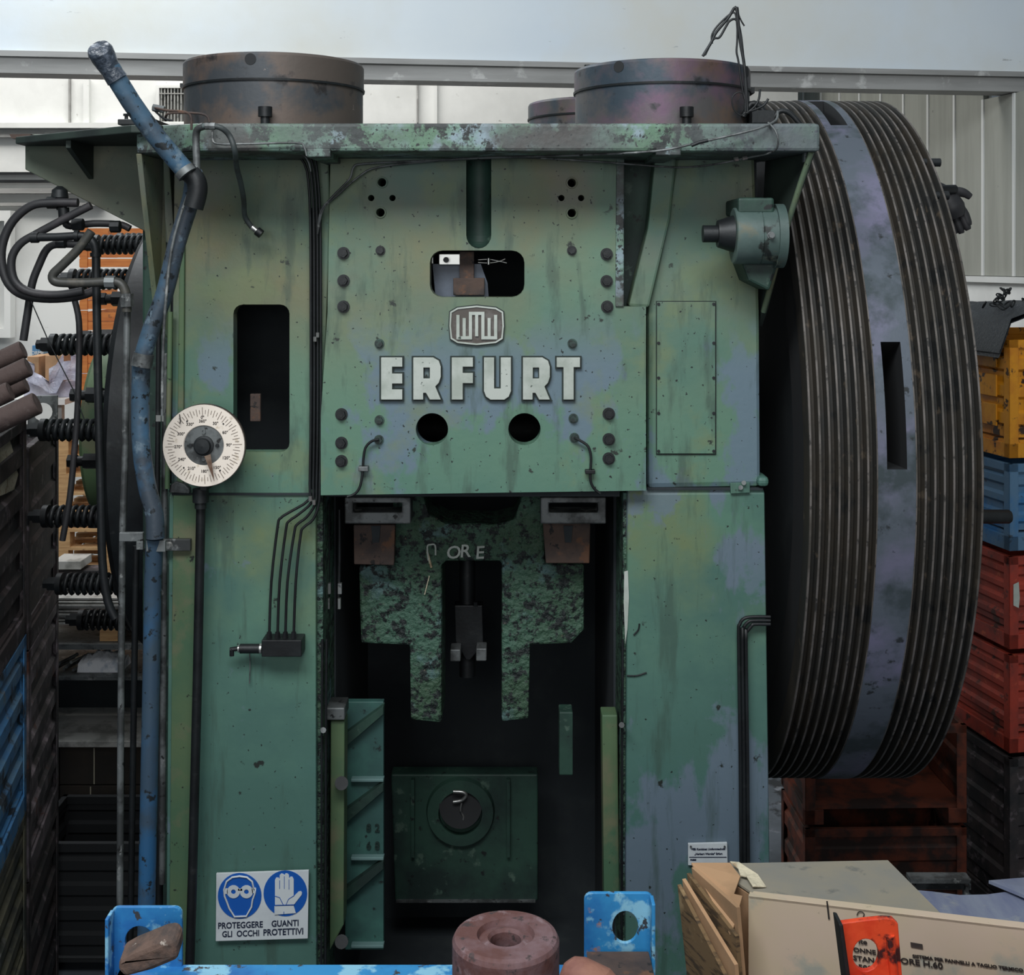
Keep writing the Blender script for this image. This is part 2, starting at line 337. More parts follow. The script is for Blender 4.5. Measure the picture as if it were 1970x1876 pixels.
for x in (133, 803):
    struct('joint_strip', MB().pbox(x-1.5, 150, x+1.5, 236, 12.46, 12.52), trim_m, wbo)
w1 = struct('window_1', MB().plate([(300, 164), (360, 164), (360, 240), (300, 240)], 12.40, .1, [[(306, 169), (354, 169), (354, 234), (306, 234)]]), wall_b)
for i in range(7):
    part('window_bar', MB().pbox(309+i*6.3, 169, 312+i*6.3, 234, 12.42, 12.46), steel, w1)
part('window_bar', MB().pbox(306, 179, 354, 181, 12.41, 12.44), trim_m, w1)
part('pane', MB().pbox(306, 169, 354, 234, 12.49, 12.495), trim_m, w1)
w2 = struct('window_2', MB().plate([(-60, 405), (20, 405), (20, 650), (-60, 650)], 12.3, .12, [[(-45, 425), (8, 425), (8, 632), (-45, 632)]]), wall_b)
part('window_bar', MB().pbox(-22, 425, -16, 632, 12.32, 12.38), trim_m, w2); part('pane', MB().pbox(-45, 425, 8, 632, 12.41, 12.42), wall_b, w2)
# right hand wall of upright panels running away from the camera
wd = Vector((-.2, 1, 0)).normalized(); w0 = Vector((3.69, 9.5, 0)); wn = Vector((-1, -.2, 0)).normalized()
wr = MB(); a = w0-wd*6; b = w0+wd*5.4
wr.prism([a+Vector((0, 0, FZ)), b+Vector((0, 0, FZ)), b+Vector((0, 0, 2.86)), a+Vector((0, 0, 2.86))], t=-wn*.2)
wro = struct('wall_right', wr, wall_b)
for i in range(-14, 13):
    p = w0+wd*(i*.41)+wn*.02; q = w0+wd*((i+1)*.41-.003)+wn*.02; tp = 5.6 if p.y > 9.75 else 4.22
    part('panel', MB().prism([p+Vector((0, 0, 2.88)), q+Vector((0, 0, 2.88)), q+Vector((0, 0, tp)), p+Vector((0, 0, tp))], t=-wn*.05), panel_m, wro)
    part('joint_rib', MB().prism([q+wn*.012-wd*.014+Vector((0, 0, 2.88)), q+wn*.012+wd*.014+Vector((0, 0, 2.88)), q+wn*.012+wd*.014+Vector((0, 0, tp)), q+wn*.012-wd*.014+Vector((0, 0, tp))], t=-wn*.012), joint_m, wro)
pj = w0+wd*-6; qj = w0+wd*5.4; pm = w0+wd*.41
part('joint_backing', MB().prism([pj+Vector((0, 0, 2.86)), pm+Vector((0, 0, 2.86)), pm+Vector((0, 0, 4.22)), pj+Vector((0, 0, 4.22))], t=-wn*.05), joint_m, wro)
part('joint_backing', MB().prism([pm+Vector((0, 0, 2.86)), qj+Vector((0, 0, 2.86)), qj+Vector((0, 0, 5.6)), pm+Vector((0, 0, 5.6))], t=-wn*.05), joint_m, wro)
part('bottom_rail', MB().prism([pj+Vector((0, 0, 2.83))+wn*.05, qj+Vector((0, 0, 2.83))+wn*.05, qj+Vector((0, 0, 2.875))+wn*.05, pj+Vector((0, 0, 2.875))+wn*.05], t=-wn*.06), joint_m, wro)

# ================================================================ THE PRESS
PR = root('mechanical_press', (-.1, 6, FZ), 'huge green two-column mechanical press with a grooved flywheel on its right', 'press')
def pp(name, mb, m, bev=0, **k): return part(name, mb, m, PR, bev, **k)
BK = 6.9
# columns and base
c = MB().plate([(325, 951), (608, 951), (610, 2290), (316, 2290)], 5.0, BK-5.0)
pp('column', c, green_low, .012, label='left green column')
c = MB().plate([(1206, 941), (1472, 939), (1490, 2290), (1200, 2290)], 5.0, BK-5.0)
pp('column', c, green_low, .02, label='right green column with lilac worn patches')
pp('column_side_strip', MB().plate([(333, 953), (382, 953), (362, 2200), (322, 2200)], 4.985, .02), green_olive, .003)
pp('column_edge_strip', MB().plate([(604, 951), (621, 951), (623, 2290), (606, 2290)], 5.03, .35), green_slide, .003)
pp('column_edge_strip', MB().plate([(1199, 948), (1208, 948), (1206, 2290), (1194, 2290)], 5.02, .35), green_slide, .003)
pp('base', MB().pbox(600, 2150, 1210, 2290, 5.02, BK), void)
# crown housing (shell behind the front plates)
h = MB()
xl, xr = P(335, 0, 5).x, P(1462, 0, 5).x; zt, zb = 3.40, P(0, 950, 5).z
h.box((xl, 5.07, zb), (xl+.05, BK, zt)); h.box((xr-.05, 5.07, zb), (xr, BK, zt)); h.box((xl, BK-.05, zb), (xr, BK, zt))
h.box((xl, 5.7, zb), (P(608, 0, 5).x, 5.74, zt)); h.box((P(1240, 0, 5).x, 5.6, zb), (xr, 5.64, zt))
h.box((P(606, 0, 5).x-.03, 5.07, zb), (P(606, 0, 5).x, BK, zt)); h.box((P(1255, 0, 5).x, 5.27, zb), (P(1255, 0, 5).x+.03, BK, zt))
h.box((xl, 5.07, zb), (P(606, 0, 5).x, BK, zb+.03)); h.box((P(1243, 0, 5).x, 5.07, zb), (xr, BK, zb+.03)); h.box((P(606,0,5).x, 5.9, 2.4), (P(1255,0,5).x, 5.95, zt))
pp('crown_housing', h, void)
pp('crown_front_plate', MB().plate([(336, 285), (606, 285), (607, 949), (330, 951)], 5.0, .07, [rrect(449, 586, 557, 870, 18)[::-1]]), green, .012, label='left crown plate with a tall dark opening')
pp('crown_front_plate', MB().plate([(1300, 285), (1452, 285), (1462, 600), (1464, 938), (1246, 942), (1246, 592)], 5.0, .07), green, .02, label='right crown plate')
win = rrect(827, 482, 1009, 572, 24)
groove = [(897, 300)]+[(921+24*math.cos(PI-PI*i/10), 452+26*math.sin(PI*i/10)) for i in range(11)]+[(945, 300)]
groove = [(897, 296)]+groove[1:-1]+[(945, 296)]
cp = [(636, 285), (1200, 285), (1200, 590), (1243, 590), (1243, 944), (617, 953), (617, 800), (630, 600)]
pp('centre_plate', MB().plate(cp, 4.93, .09, [win, groove, circ(831, 826, 31, 32), circ(1009, 826, 31, 32)]+[circ(x, y, r, 14) for x, y, r in ((714, 381, 6), (755, 381, 6), (735, 351, 8), (732, 409, 8), (1080, 381, 6), (1118, 381, 6), (1100, 352, 8), (1100, 410, 8))]), green, .008, label='centre front plate with lettering')
# concave trough behind the groove
t = MB(); r_ = 24*4.95/F; cc = P(921, 300, 4.95); zb_ = P(0, 452, 4.95).z
t.lathe((cc.x, 4.955, zb_), (0, 0, 1), [(0, r_), (cc.z-zb_, r_)], 16, a0=0, a1=PI, up=(1, 0, 0))
t.lathe((cc.x, 4.955, zb_), (0, 0, -1), [(r_*math.sin(PI/2*i/6)*1.05, r_*math.cos(PI/2*i/6)+.0005) for i in range(7)], 16, a0=0, a1=PI, up=(-1, 0, 0))
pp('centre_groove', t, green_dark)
# hole collars and dark cups behind small holes
for x, y, r in ((735, 351, 10), (732, 409, 10), (1100, 352, 10), (1100, 410, 10)):
    cth = P(x, y, 4.93); pp('hole_collar', MB().lathe(cth, (0, -1, 0), [(0, r*.00197+.003), (.006, r*.00197+.002), (.007, r*.00197-.003), (-.05, r*.00197-.005)], 18), green)
# recess side walls between centre plate and right crown plate, slanted rib
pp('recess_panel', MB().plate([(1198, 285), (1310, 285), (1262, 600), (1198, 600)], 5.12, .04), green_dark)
pp('slanted_rib', MB().plate([(1262, 283), (1304, 283), (1290, 420), (1249, 592), (1209, 590), (1246, 440)], 4.965, .12), green, .01)
pp('edge_strip', MB().plate([(1186, 306), (1201, 306), (1200, 590), (1184, 590)], 4.92, .012), chipped, .003)
pp('side_post', MB().plate([(588, 283), (640, 283), (632, 310), (636, 420), (628, 600), (617, 940), (600, 940), (604, 400), (602, 310)], 4.975, .09), green, .006)
pp('side_edge', MB().plate([(345, 470), (355, 470), (352, 940), (340, 940)], 4.985, .03), green_olive, .004)
pp('side_edge', MB().plate([(304, 290), (324, 290), (336, 470), (338, 945), (322, 945), (322, 470)], 5.1, .06), green, .004)
# top flange
fl = MB(); y0 = 4.6
def fx(px): return P(px, 0, y0).x
z0, z1 = 3.384, 3.484
fl.prism([(fx(378), y0, z0), (fx(1578), y0, z0), (fx(1578), 5.0, z0), (P(1475, 0, 5).x, 5.1, z0), (P(1475, 0, 5).x, BK, z0), (-1.36, BK, z0), (-1.36, y0+.1, z0)], t=(0, 0, z1-z0))
pp('top_flange', fl, chipped, .012, label='thick top flange with chipped pale green edge')
pp('flange_lip', MB().prism([(fx(590), y0-.004, z0-.02), (fx(636), y0-.004, z0-.02), (fx(630), y0+.39, z0-.02), (fx(600), y0+.39, z0-.02)], t=(0, 0, .03)), chipped, .004)
pp('flange_lip', MB().prism([(fx(1262), y0-.004, z0-.014), (fx(1310), y0-.004, z0-.014), (fx(1300), y0+.39, z0-.014), (fx(1262), y0+.39, z0-.014)], t=(0, 0, .03)), chipped, .004)
# left platform bracket
zl = 3.484
pp('platform_plate', MB().prism([(-1.25, 4.64, zl-.03), (-1.36, 4.64, zl-.03), (-1.945, 5.09, zl-.03), (-1.945, 5.45, zl-.03), (-1.25, 5.45, zl-.03)], t=(0, 0, .028)), deep_green, .004)
gz = P(0, 272, 5.2)
pp('platform_web', MB().plate([(48, 258), (320, 258), (326, 470), (300, 456), (48, 326)], 5.19, .03), web_m, .004, label='large olive side web plate')
pp('platform_rib', MB().prism([(-1.67, 4.92, zl-.03), (-1.67, 5.19, zl-.03), P(180, 345, 5.19), (-1.67, 4.92, zl-.06)], t=(-.02, 0, 0)), deep_green, .002)
pp('platform_clip', MB().prism([P(18, 258, 5.1), P(60, 258, 5.1), P(52, 268, 5.1), P(22, 266, 5.1)], t=(0, .2, 0)), rust)
pp('platform_strip', MB().plate([(50, 262), (132, 256), (132, 273), (50, 275)], 5.15, .03), deep_green, .002)
pp('platform_block', MB().pbox(226, 229, 300, 240, 4.9, 5.1), black, .003)
pp('platform_bolt', MB().cyl(P(243, 232, 4.95), P(243, 222, 4.95), .007, seg=10).cyl(P(243, 223, 4.95), P(243, 219, 4.95), .013, seg=6), black)
pp('corner_gusset', MB().prism([(-1.36, 4.70, z0), (-1.36, 5.0, z0), (-1.34, 5.0, 2.7), (-1.36, 4.95, 2.75)], t=(.02, 0, 0)), green, .003)
pp('corner_gusset', MB().prism([(1.062, 4.63, z0), (.985, 5.06, z0), (.955, 5.06, 2.74), (.963, 5.0, 2.80), (1.005, 4.83, 3.10)], t=(.02, 0, 0)), deep_green, .003, label='right corner gusset')
pp('gusset_edge', MB().tube([(1.066, 4.63, z0), (1.045, 4.70, 3.28), (1.012, 4.82, 3.10), (.968, 5.0, 2.80)], .011, seg=6, smooth=0), green)
pp('flange_hook', MB().plate([(1548, 283), (1561, 283), (1560, 312), (1546, 312)], 4.66, .03), chipped, .002)
# pressure drums on top
def drum(px, Y, r, ztop, zlip, name, m, holes, label, bolts, ang):
    c0 = Vector(((px-CX)*Y/F, Y, 0)); b_ = MB(); H = ztop-zlip
    b_.lathe(c0+Vector((0, 0, z1-.01)), (0, 0, 1), [(0, r), (zlip-z1+.01, r)], 64)
    d = part(name, b_, m, PR, label=label)
    l_ = MB(); l_.lathe(c0+Vector((0, 0, zlip-.004)), (0, 0, 1), [(0, r-.03), (0, r+.004), (H-.012, r+.004), (H-.003, r), (H, r-.008), (H, .02)], 64)
    part('drum_lid', l_, m, d)
    for a in holes:
        a = math.radians(a); dr = Vector((math.sin(a), -math.cos(a), 0)); pz = c0+Vector((0, 0, zlip+H*.66))
        part('lid_hole', MB().cyl(pz+dr*(r-.02), pz+dr*(r+.0055), .0215, seg=24), pocket_m, d)
    for x, dy in bolts:
        q = c0+Vector(((x-px)*Y/F, dy, ztop)); part('lid_bolt', MB().cyl(q-Vector((0, 0, .02)), q+Vector((0, 0, .02)), .013, seg=10), black, d)
    for a in ang:
        a = math.radians(a); dr = Vector((math.sin(a), -math.cos(a), 0)); q = c0+dr*(r+.045)+Vector((0, 0, z1))
        part('anchor_bolt', MB().cyl(q, q+Vector((0, 0, .06)), .017, seg=12).cyl(q+Vector((0, 0, .045)), q+Vector((0, 0, .082)), .026, seg=12).box(q-Vector((.04, .03, .002)), q+Vector((.04, .03, .006))), grey if 0 else black, d)
    q = c0+Vector((0, 0, zlip-.012))
    part('drum_seam', MB().lathe(q, (0, 0, 1), [(0, r-.01), (0, r+.007), (.008, r+.008), (.008, r-.01)], 64), black, d)
    return d
d1 = drum(528, 5.2, .352, 3.783, 3.683, 'pressure_drum', iron, [-4], 'left drum with bare patch beside its hole', [(403, 0), (622, .05)], [5.5])
pp('drum_lug', MB().pbox(346, 160, 362, 168, 5.25, 5.35), black)
d2 = drum(1273, 5.2, .346, 3.760, 3.672, 'pressure_drum', iron2, [-34, 63], 'right drum tinted orange and violet', [(1300, 0), (1130, 0)], [7])
pp('drum_lug', MB().pbox(1436, 168, 1452, 179, 5.2, 5.3), black)
d3 = drum(1154, 6.45, .352, 3.775, 3.70, 'pressure_drum', iron2, [], 'rear drum, mostly hidden', [(1052, 0)], [])
0 and pp('drum_scar', MB().lathe((P(528, 0, 5.2).x, 5.2, 3.70), (0, 0, 1), [(0, .3572), (.008, .3576), (.055, .3576), (.062, .3572)], 10, a0=math.radians(3), a1=math.radians(13), up=(0, -1, 0)), rust)

# ---- bolts on the centre plate: shared meshes
bolt_me = MB(); bolt_me.cyl((0, 0, 0), (0, -.006, 0), .0235, seg=20).cyl((0, -.004, 0), (0, -.024, 0), .0175, .0165, seg=6).cyl((0, -.024, 0), (0, -.026, 0), .009, seg=10)
bolt_me = bolt_me.mesh('bolt', black)
sm_me = MB(); sm_me.cyl((0, 0, 0), (0, -.005, 0), .0185, seg=18).cyl((0, -.004, 0), (0, -.018, 0), .0145, .0135, seg=6)
sm_g = sm_me.mesh('small_bolt', mat('painted_bolt', (58, 84, 76), [((30, 40, 38), 30, .5, .1)], .5)); sm_k = sm_me.mesh('small_bolt', black)
for i, (x, y) in enumerate(((661, 487), (661, 540), (661, 590), (657, 797), (657, 852), (657, 887), (1167, 489), (1167, 541), (1168, 590), (1171, 796), (1171, 845), (1171, 882))):
    share('bolt', bolt_me, P(x, y, 4.93), PR, (0, i*.7, 0))
for i, (x, y) in enumerate(((732, 482), (1100, 482), (730, 661), (1101, 661), (730, 808), (1103, 805), (729, 846), (1105, 842))):
    share('bolt', sm_g if y > 600 else sm_k, P(x, y, 4.93), PR, (0, i*.5, 0))
# dark disc backing of large openings, mechanism behind the window
g_ = mat('lilac_grey_casting', (88, 98, 112), [((70, 78, 90), 6, .5, .1)], .5)
pp('window_mechanism', MB().plate([(832, 508), (925, 508), (938, 545), (940, 572), (838, 572)], 5.06, .06), g_)
pp('window_mechanism', MB().pbox(884, 484, 912, 545, 5.02, 5.05).pbox(872, 535, 932, 568, 5.0, 5.05), rust, .003, label='rusty T-shaped block')
pp('window_mechanism', MB().pbox(844, 488, 886, 510, 5.03, 5.05).pbox(830, 494, 834, 508, 5.02, 5.04), steel, .003, label='bright slotted plate')
pp('window_mechanism', MB().ptube([(920, 500), (940, 499), (958, 502), (975, 506)], 5.05, 1.2).ptube([(920, 505), (940, 506), (960, 503), (972, 498)], 5.05, 1.2).cyl(P(940, 497, 5.04), P(940, 509, 5.04), .006), steel)
pp('window_mechanism', MB().cyl(P(858, 500, 5.02), P(858, 500, 5.0), .011, seg=12), black)
# opening in the left plate: latch inside
pp('opening_latch', MB().pbox(481, 758, 501, 811, 5.03, 5.05), rust, .003)
# emblem
EM = pp('emblem', MB().plate([(866+0, 600), (880, 592), (917, 588), (954, 592), (968, 600), (969, 627), (967, 652), (954, 660), (917, 664), (880, 660), (867, 652), (865, 627)], 4.92, .01), emblem_m, .001, label='brown emblem with white meandering letters')
eo = [(866, 600), (880, 592), (917, 588), (954, 592), (968, 600), (969.5, 627), (967, 652), (954, 660), (917, 664), (880, 660), (867, 652), (864.5, 627)]
part('emblem_border', MB().plate(grow(eo, 0), 4.915, .006, [grow(eo, -3)]), letter_w, EM)
part('emblem_rim', MB().plate(grow(eo, 2), 4.92, .01, [grow(eo, -.2)]), letter_k, EM)
lt = MB(); hw = 3
def bar(x0, y0, x1, y1):
    lt.pbox(min(x0, x1)-hw, min(y0, y1)-hw, max(x0, x1)+hw, max(y0, y1)+hw, 4.913-len(lt.v)*.00003, 4.9215)
for x0, y0, x1, y1 in ((881, 609, 881, 650), (893, 615, 893, 650), (905, 605, 905, 650), (881, 650, 905, 650), (905, 603, 929, 603), (917, 605, 917, 644), (929, 605, 929, 650), (929, 650, 953.5, 650), (941, 615, 941, 650), (953.5, 609, 953.5, 650)): bar(x0, y0, x1, y1)
part('emblem_letters', lt, letter_w, EM)
# raised name in block letters
t0, b0 = 688, 769
def YY(v): return t0+(b0-t0)*v
L_ = {}
L_['E'] = (733, 774, [[(0, 0), (1, 0), (1, .22), (.52, .22), (.52, .385), (1, .385), (1, .62), (.52, .62), (.52, .76), (1, .76), (1, 1), (0, 1)]])
L_['R'] = (795, 848, [[(0, 0), (.72, 0), (.93, .08), (1, .22), (1, .46), (.93, .60), (.80, .69), (1, 1), (.60, 1), (.46, .84), (.36, .84), (.36, 1), (0, 1)], [(.37, .24), (.37, .50), (.60, .50), (.60, .24)]])
L_['F'] = (869, 910, [[(0, 0), (1, 0), (1, .22), (.52, .22), (.52, .37), (1, .37), (1, .61), (.52, .61), (.52, 1), (0, 1)]])
L_['U'] = (931, 983, [[(0, 0), (.38, 0), (.38, .74), (.62, .74), (.62, 0), (1, 0), (1, .80), (.92, .93), (.76, 1), (.24, 1), (.08, .93), (0, .80)]])
L_['r'] = (1006, 1058, L_['R'][2]); L_['T'] = (1071, 1116, [[(0, 0), (1, 0), (1, .23), (.73, .23), (.73, 1), (.29, 1), (.29, .23), (0, .23)]])
for k in 'ERFUrT':
    x0, x1, ls = L_[k]; q = [[(x0+(x1-x0)*u, YY(v)) for u, v in l] for l in ls]
    le = part('raised_letter', MB().plate(q[0], 4.908, .02, q[1:]), letter_w, PR, .0015)
    part('letter_edge', MB().plate(grow(q[0], 3), 4.918, .013, [grow(l, -2) for l in q[1:]]), letter_k, le)
# small oil lines at the foot of the plate
pp('oil_line', MB().ptube([(729, 846, 4.90), (715, 849), (703, 862), (699, 885), (698, 905), (693, 935), (683, 950), (668, 956)], 4.905, 2.6), black)
pp('line_clip', MB().pbox(689, 898, 708, 907, 4.895, 4.93), grey, .002)
pp('oil_line', MB().ptube([(1105, 842, 4.90), (1120, 850), (1132, 860), (1137, 880), (1136, 905), (1136, 925), (1143, 940), (1155, 950)], 4.905, 2.6), black)
pp('line_clip', MB().pbox(1126, 905, 1145, 912, 4.895, 4.93), black, .002)
# cover plate on the right crown
cv = pp('cover_plate', MB().plate([(1264, 581), (1376, 581), (1376, 873), (1264, 873)], 4.988, .012), green, .002, label='tall screwed cover plate')
pp('cover_seam', MB().plate(grow([(1264, 581), (1376, 581), (1376, 873), (1264, 873)], 2), 4.997, .004), letter_k)
scr = MB().cyl((0, 0, 0), (0, -.004, 0), .006, seg=10).mesh('screw', black)
for x in (1267, 1373):
    for y in (585, 660, 727, 795, 868): share('screw', scr, P(x, y, 4.988), cv)
# drive cylinder on the right crown
v = pp('valve_cylinder', MB().lathe(P(1410, 454, 4.78), (1, 0, 0), [(0, .02), (0, .10), (.004, .104), (.095, .104), (.097, .101), (.1, .104), (.155, .104)], 40), valve_m, label='grey-green drum of the side valve')
part('valve_flange', MB().lathe(P(1489, 454, 4.78), (1, 0, 0), [(0, .1), (0, .118), (.032, .118), (.032, .02)], 40), valve_m, v)
part('valve_shaft', MB().cyl(P(1352, 450, 4.78), P(1412, 450, 4.78), .032, seg=20).cyl(P(1380, 450, 4.78), P(1412, 450, 4.78), .05, .07, seg=20), black, v)
part('valve_shaft', MB().cyl(P(1403, 451, 4.73), P(1411, 451, 4.73), .008, seg=8), steel, v)
part('valve_bolt', MB().hexbolt(P(1483, 453, 4.675), (0, -1, 0), .011, .02), grey, v)
part('valve_bracket', MB().plate([(1425, 500), (1500, 500), (1480, 560), (1440, 540)], 4.8, .25), green_dark, v, .01)
part('valve_bracket', MB().pbox(1420, 380, 1490, 412, 4.72, 5.0), green_dark, v, .01)
# joint hardware
pp('joint_clip', MB().plate([(1405, 930), (1443, 928), (1443, 948), (1406, 950)], 4.985, .014), green_low, .002)
pp('clip_pin', MB().cyl(P(1431, 929, 4.98), P(1431, 929, 4.97), .009, seg=12).cyl(P(1425, 938, 4.98), P(1425, 938, 4.972), .009, seg=12), grey)
pp('joint_stop', MB().pbox(1458, 918, 1480, 937, 4.97, 5.1), green_low, .014)
pp('joint_seam', MB().pbox(330, 949, 606, 953, 4.99, 5.02).pbox(1246, 939, 1468, 943, 4.99, 5.02), void)
pp('grease_lump', MB().prism([P(x, y, 4.97) for x, y in ((324, 948), (326, 934), (338, 926), (356, 932), (364, 940), (365, 950))], t=(0, .04, 0)), torn if 0 else grey, .006)
# pipes along the gap right of the left crown plate, running down to the distributor
for i, xo in enumerate((597, 603.5, 610, 616)):
    ex, sx_ = (518, 534, 549, 565)[i], (540, 556, 572, 584)[i]
    mid = [(sx_+18, 985+i*5), (sx_, 997+i*6), (sx_-6, 1014+i*6)]
    pp('oil_pipe', MB().ptube([(xo-22+i*3, 300-i*2), (xo-6, 330), (xo, 420), (xo+1, 600), (xo+1, 800), (xo-1, 930), (xo-3, 962+i*3)]+mid+[(ex+4, 1120), (ex, 1226)], 4.94, 2.7, seg=7), black)
    pp('pipe_nut', MB().cyl(P(ex, 1236, 4.94), P(ex, 1216, 4.94), .0135, .010, seg=6), black)
pp('pipe_sleeve', MB().ptube([(606, 400), (605, 600), (604, 940)], 4.97, 9, seg=8), black)
for x, y in ((606, 648), (611, 640), (597, 955), (604, 962)):
    pp('pipe_ferrule', MB().cyl(P(x, y, 4.925), P(x, y+9, 4.925), .007, seg=8), steel)
dm = pp('oil_distributor', MB().pbox(503, 1232, 580, 1264, 4.91, 5.0), black, .003, label='black oil distributor block')
part('distributor_valve', MB().cyl(P(462, 1248, 4.94), P(503, 1248, 4.94), .018, seg=14).cyl(P(443, 1250, 4.94), P(463, 1247, 4.94), .009, seg=8).cyl(P(446, 1248, 4.94), P(446, 1262, 4.94), .009, seg=8), black, dm)
part('distributor_fitting', MB().cyl(P(500, 1248, 4.93), P(504, 1248, 4.93), .02, seg=12).cyl(P(458, 1248, 4.93), P(461, 1248, 4.93), .014, seg=10), steel, dm)
part('drip', MB().ptube([(480, 1252), (481, 1280), (480, 1315)], 4.985, 1.0), grey, dm)
# horizontal thin pipes under the flange at left
pp('oil_pipe', MB().ptube([(383, 283), (470, 287), (565, 294), (590, 305), (598, 330)], 4.75, 2, seg=6), grey)
pp('oil_pipe', MB().ptube([(410, 240), (409, 268), (420, 277), (470, 277), (570, 275), (585, 283), (590, 300)], 4.58, 2, seg=6), grey)
# long cables hanging across the front
pp('cable', MB().ptube([(1496, 215, 4.7), (1492, 232, 4.62), (1460, 247, 4.56), (1400, 262, 4.56), (1340, 275, 4.56), (1260, 291, 4.57), (1100, 299, 4.7), (950, 303, 4.8), (800, 310, 4.87), (700, 315, 4.9), (680, 322, 4.9), (672, 345, 4.9), (640, 378, 4.89), (618, 405, 4.9), (612, 440, 4.92)], 4.6, 2.4, smooth=4), grey)
pp('cable', MB().ptube([(1478, 236, 4.6), (1492, 252, 4.56), (1497, 275, 4.56), (1485, 293, 4.6), (1430, 305, 4.7), (1370, 317, 4.75), (1310, 322, 4.8), (1250, 319, 4.83), (1150, 311, 4.85), (1000, 303, 4.86), (850, 309, 4.88), (730, 321, 4.9), (690, 340, 4.9), (650, 375, 4.9), (622, 402, 4.9), (611, 450, 4.92)], 4.6, 2, smooth=4), grey)
pp('cable_joint', MB().ptube([(1330, 280), (1345, 274), (1362, 270)], 4.555, 3.6, smooth=0), black)
pp('cable_joint', MB().cyl(P(1412, 307, 4.69), P(1420, 306, 4.69), .009, seg=8).cyl(P(1428, 305, 4.69), P(1437, 303, 4.69), .009, seg=8), steel)
# hose with elbow over the left flange corner
pp('hose', MB().ptube([(378, 262, 4.5), (379, 250, 4.5), (388, 244, 4.48), (402, 242, 4.48), (425, 246, 4.48), (442, 262, 4.5), (452, 290, 4.5), (455, 320, 4.6), (463, 352, 4.7), (469, 385, 4.8), (471, 415, 4.88), (482, 434, 4.9), (488, 440, 4.9)], 4.5, 5.5, seg=10, smooth=4), mat('grey_green_hose', (70, 80, 80), [((52, 58, 58), 12, .5, .08)], .6), label='grey rubber hose with dangling end')
pp('hose_fitting', MB().cyl(P(485, 437, 4.9), P(495, 445, 4.9), .011, seg=10), steel)
pp('hose_fitting', MB().cyl(P(494, 444, 4.9), P(503, 451, 4.9), .017, seg=12), black)
pp('hose_fitting', MB().cyl(P(395, 243, 4.48), P(414, 243, 4.48), .0125, seg=8), grey)
pp('hose_elbow', MB().ptube([(379, 330, 4.5), (378, 300, 4.5), (377, 262, 4.5), (381, 248, 4.49), (392, 243, 4.48)], 4.5, 7, seg=10), grey)
pp('copper_line', MB().ptube([(296, 207, 4.55), (318, 212), (345, 214), (362, 218), (368, 228), (368, 250)], 4.5, 2.6, seg=7), rust)
pp('copper_line', MB().ptube([(318, 232, 4.55), (321, 220), (340, 217), (380, 218), (398, 223), (403, 235)], 4.5, 2.4, seg=7), rust)
pp('copper_line', MB().ptube([(298, 213, 4.55), (315, 228), (332, 232)], 4.52, 2.2, seg=7), black)
pp('line_nut', MB().cyl(P(294, 207, 4.55), P(316, 211, 4.55), .013, seg=6), grey)
# ---- black riser pipe and crank angle dial
pp('riser_pipe', MB().ptube([(387, 948), (384, 1100), (380, 1300), (375, 1500), (370, 1700), (364, 1900), (358, 2200)], 4.9, 9, seg=14, smooth=1), black, label='black riser pipe below the dial')
pp('riser_fitting', MB().cyl(P(386, 940, 4.88), P(386, 966, 4.88), .03, seg=12).cyl(P(386, 966, 4.88), P(386, 978, 4.88), .022, seg=12), black)
dc = P(391, 858, 4.80); K = 4.8/F
D = pp('angle_dial', MB().lathe(dc+Vector((0, .03, 0)), (0, -1, 0), [(0, .02), (0, 80*K), (.02, 80*K), (.02, 77*K)], 64), iron, label='round cream dial with degree marks')
part('dial_face', MB().lathe(dc+Vector((0, .01, 0)), (0, -1, 0), [(0, 38*K), (.004, 39.5*K), (.004, 78.5*K), (0, 79*K)], 64), white_dial, D)
part('dial_disc', MB().lathe(dc+Vector((0, .012, 0)), (0, -1, 0), [(0, 40*K), (.001, 0.002)], 48), grey, D)
part('dial_hub', MB().lathe(dc+Vector((0, .012, 0)), (0, -1, 0), [(0, 19*K), (.012, 19*K), (.014, 15*K), (.032, 14*K), (.034, .001)], 32), black, D)
tk = MB()
def dpt(a, r): return dc+Vector((math.sin(a)*r*K, 0, math.cos(a)*r*K))
for i in range(72):
    a = math.radians(i*5-2); r0 = 61 if i % 2 else 57; r1 = 69 if i % 2 else 71
    if i % 6 == 0: r0, r1 = 56, 74
    n_ = Vector((math.cos(a), 0, -math.sin(a)))*K*.55; p0, p1 = dpt(a, r0), dpt(a, r1); o_ = Vector((0, .0052, 0))
    tk.prism([p0-n_+o_, p0+n_+o_, p1+n_+o_, p1-n_+o_], t=(0, .001, 0))
part('dial_ticks', tk, mat('faint_dial_ink', (120, 108, 98), (), .6), D, kind='stuff')
for i, s_ in enumerate(('0°', '30°', '60°', '90°', '120°', '150°', '180°', '210°', '240°', '270°', '300°', '330°')):
    a = math.radians(i*30-2); p = dpt(a, 49 if i else 55)+Vector((0, .0048, -2.8*K)); part('dial_numeral', text_mb(s_, 8*K, p, (1, 0, 0), (0, 0, 1), .001, .0002, 'CENTER'), ink, D)
part('dial_numeral', text_mb('360°', 8*K, dpt(math.radians(-2), 47)+Vector((0, .0048, -2*K)), (1, 0, 0), (0, 0, 1), .001, .0002, 'CENTER'), ink, D)
for a in (38, 142, 218, 322):
    p = dpt(math.radians(a+4), 57); part('dial_rivet', MB().cyl(p+Vector((0, .008, 0)), p+Vector((0, .003, 0)), 1.5*K, seg=10), black, D)
for a in (0, 90, 180, 270):
    p = dpt(math.radians(a), 26); part('dial_bolt', MB().cyl(p+Vector((0, .014, 0)), p+Vector((0, .004, 0)), 4*K, seg=6), black if a % 180 else grey, D)
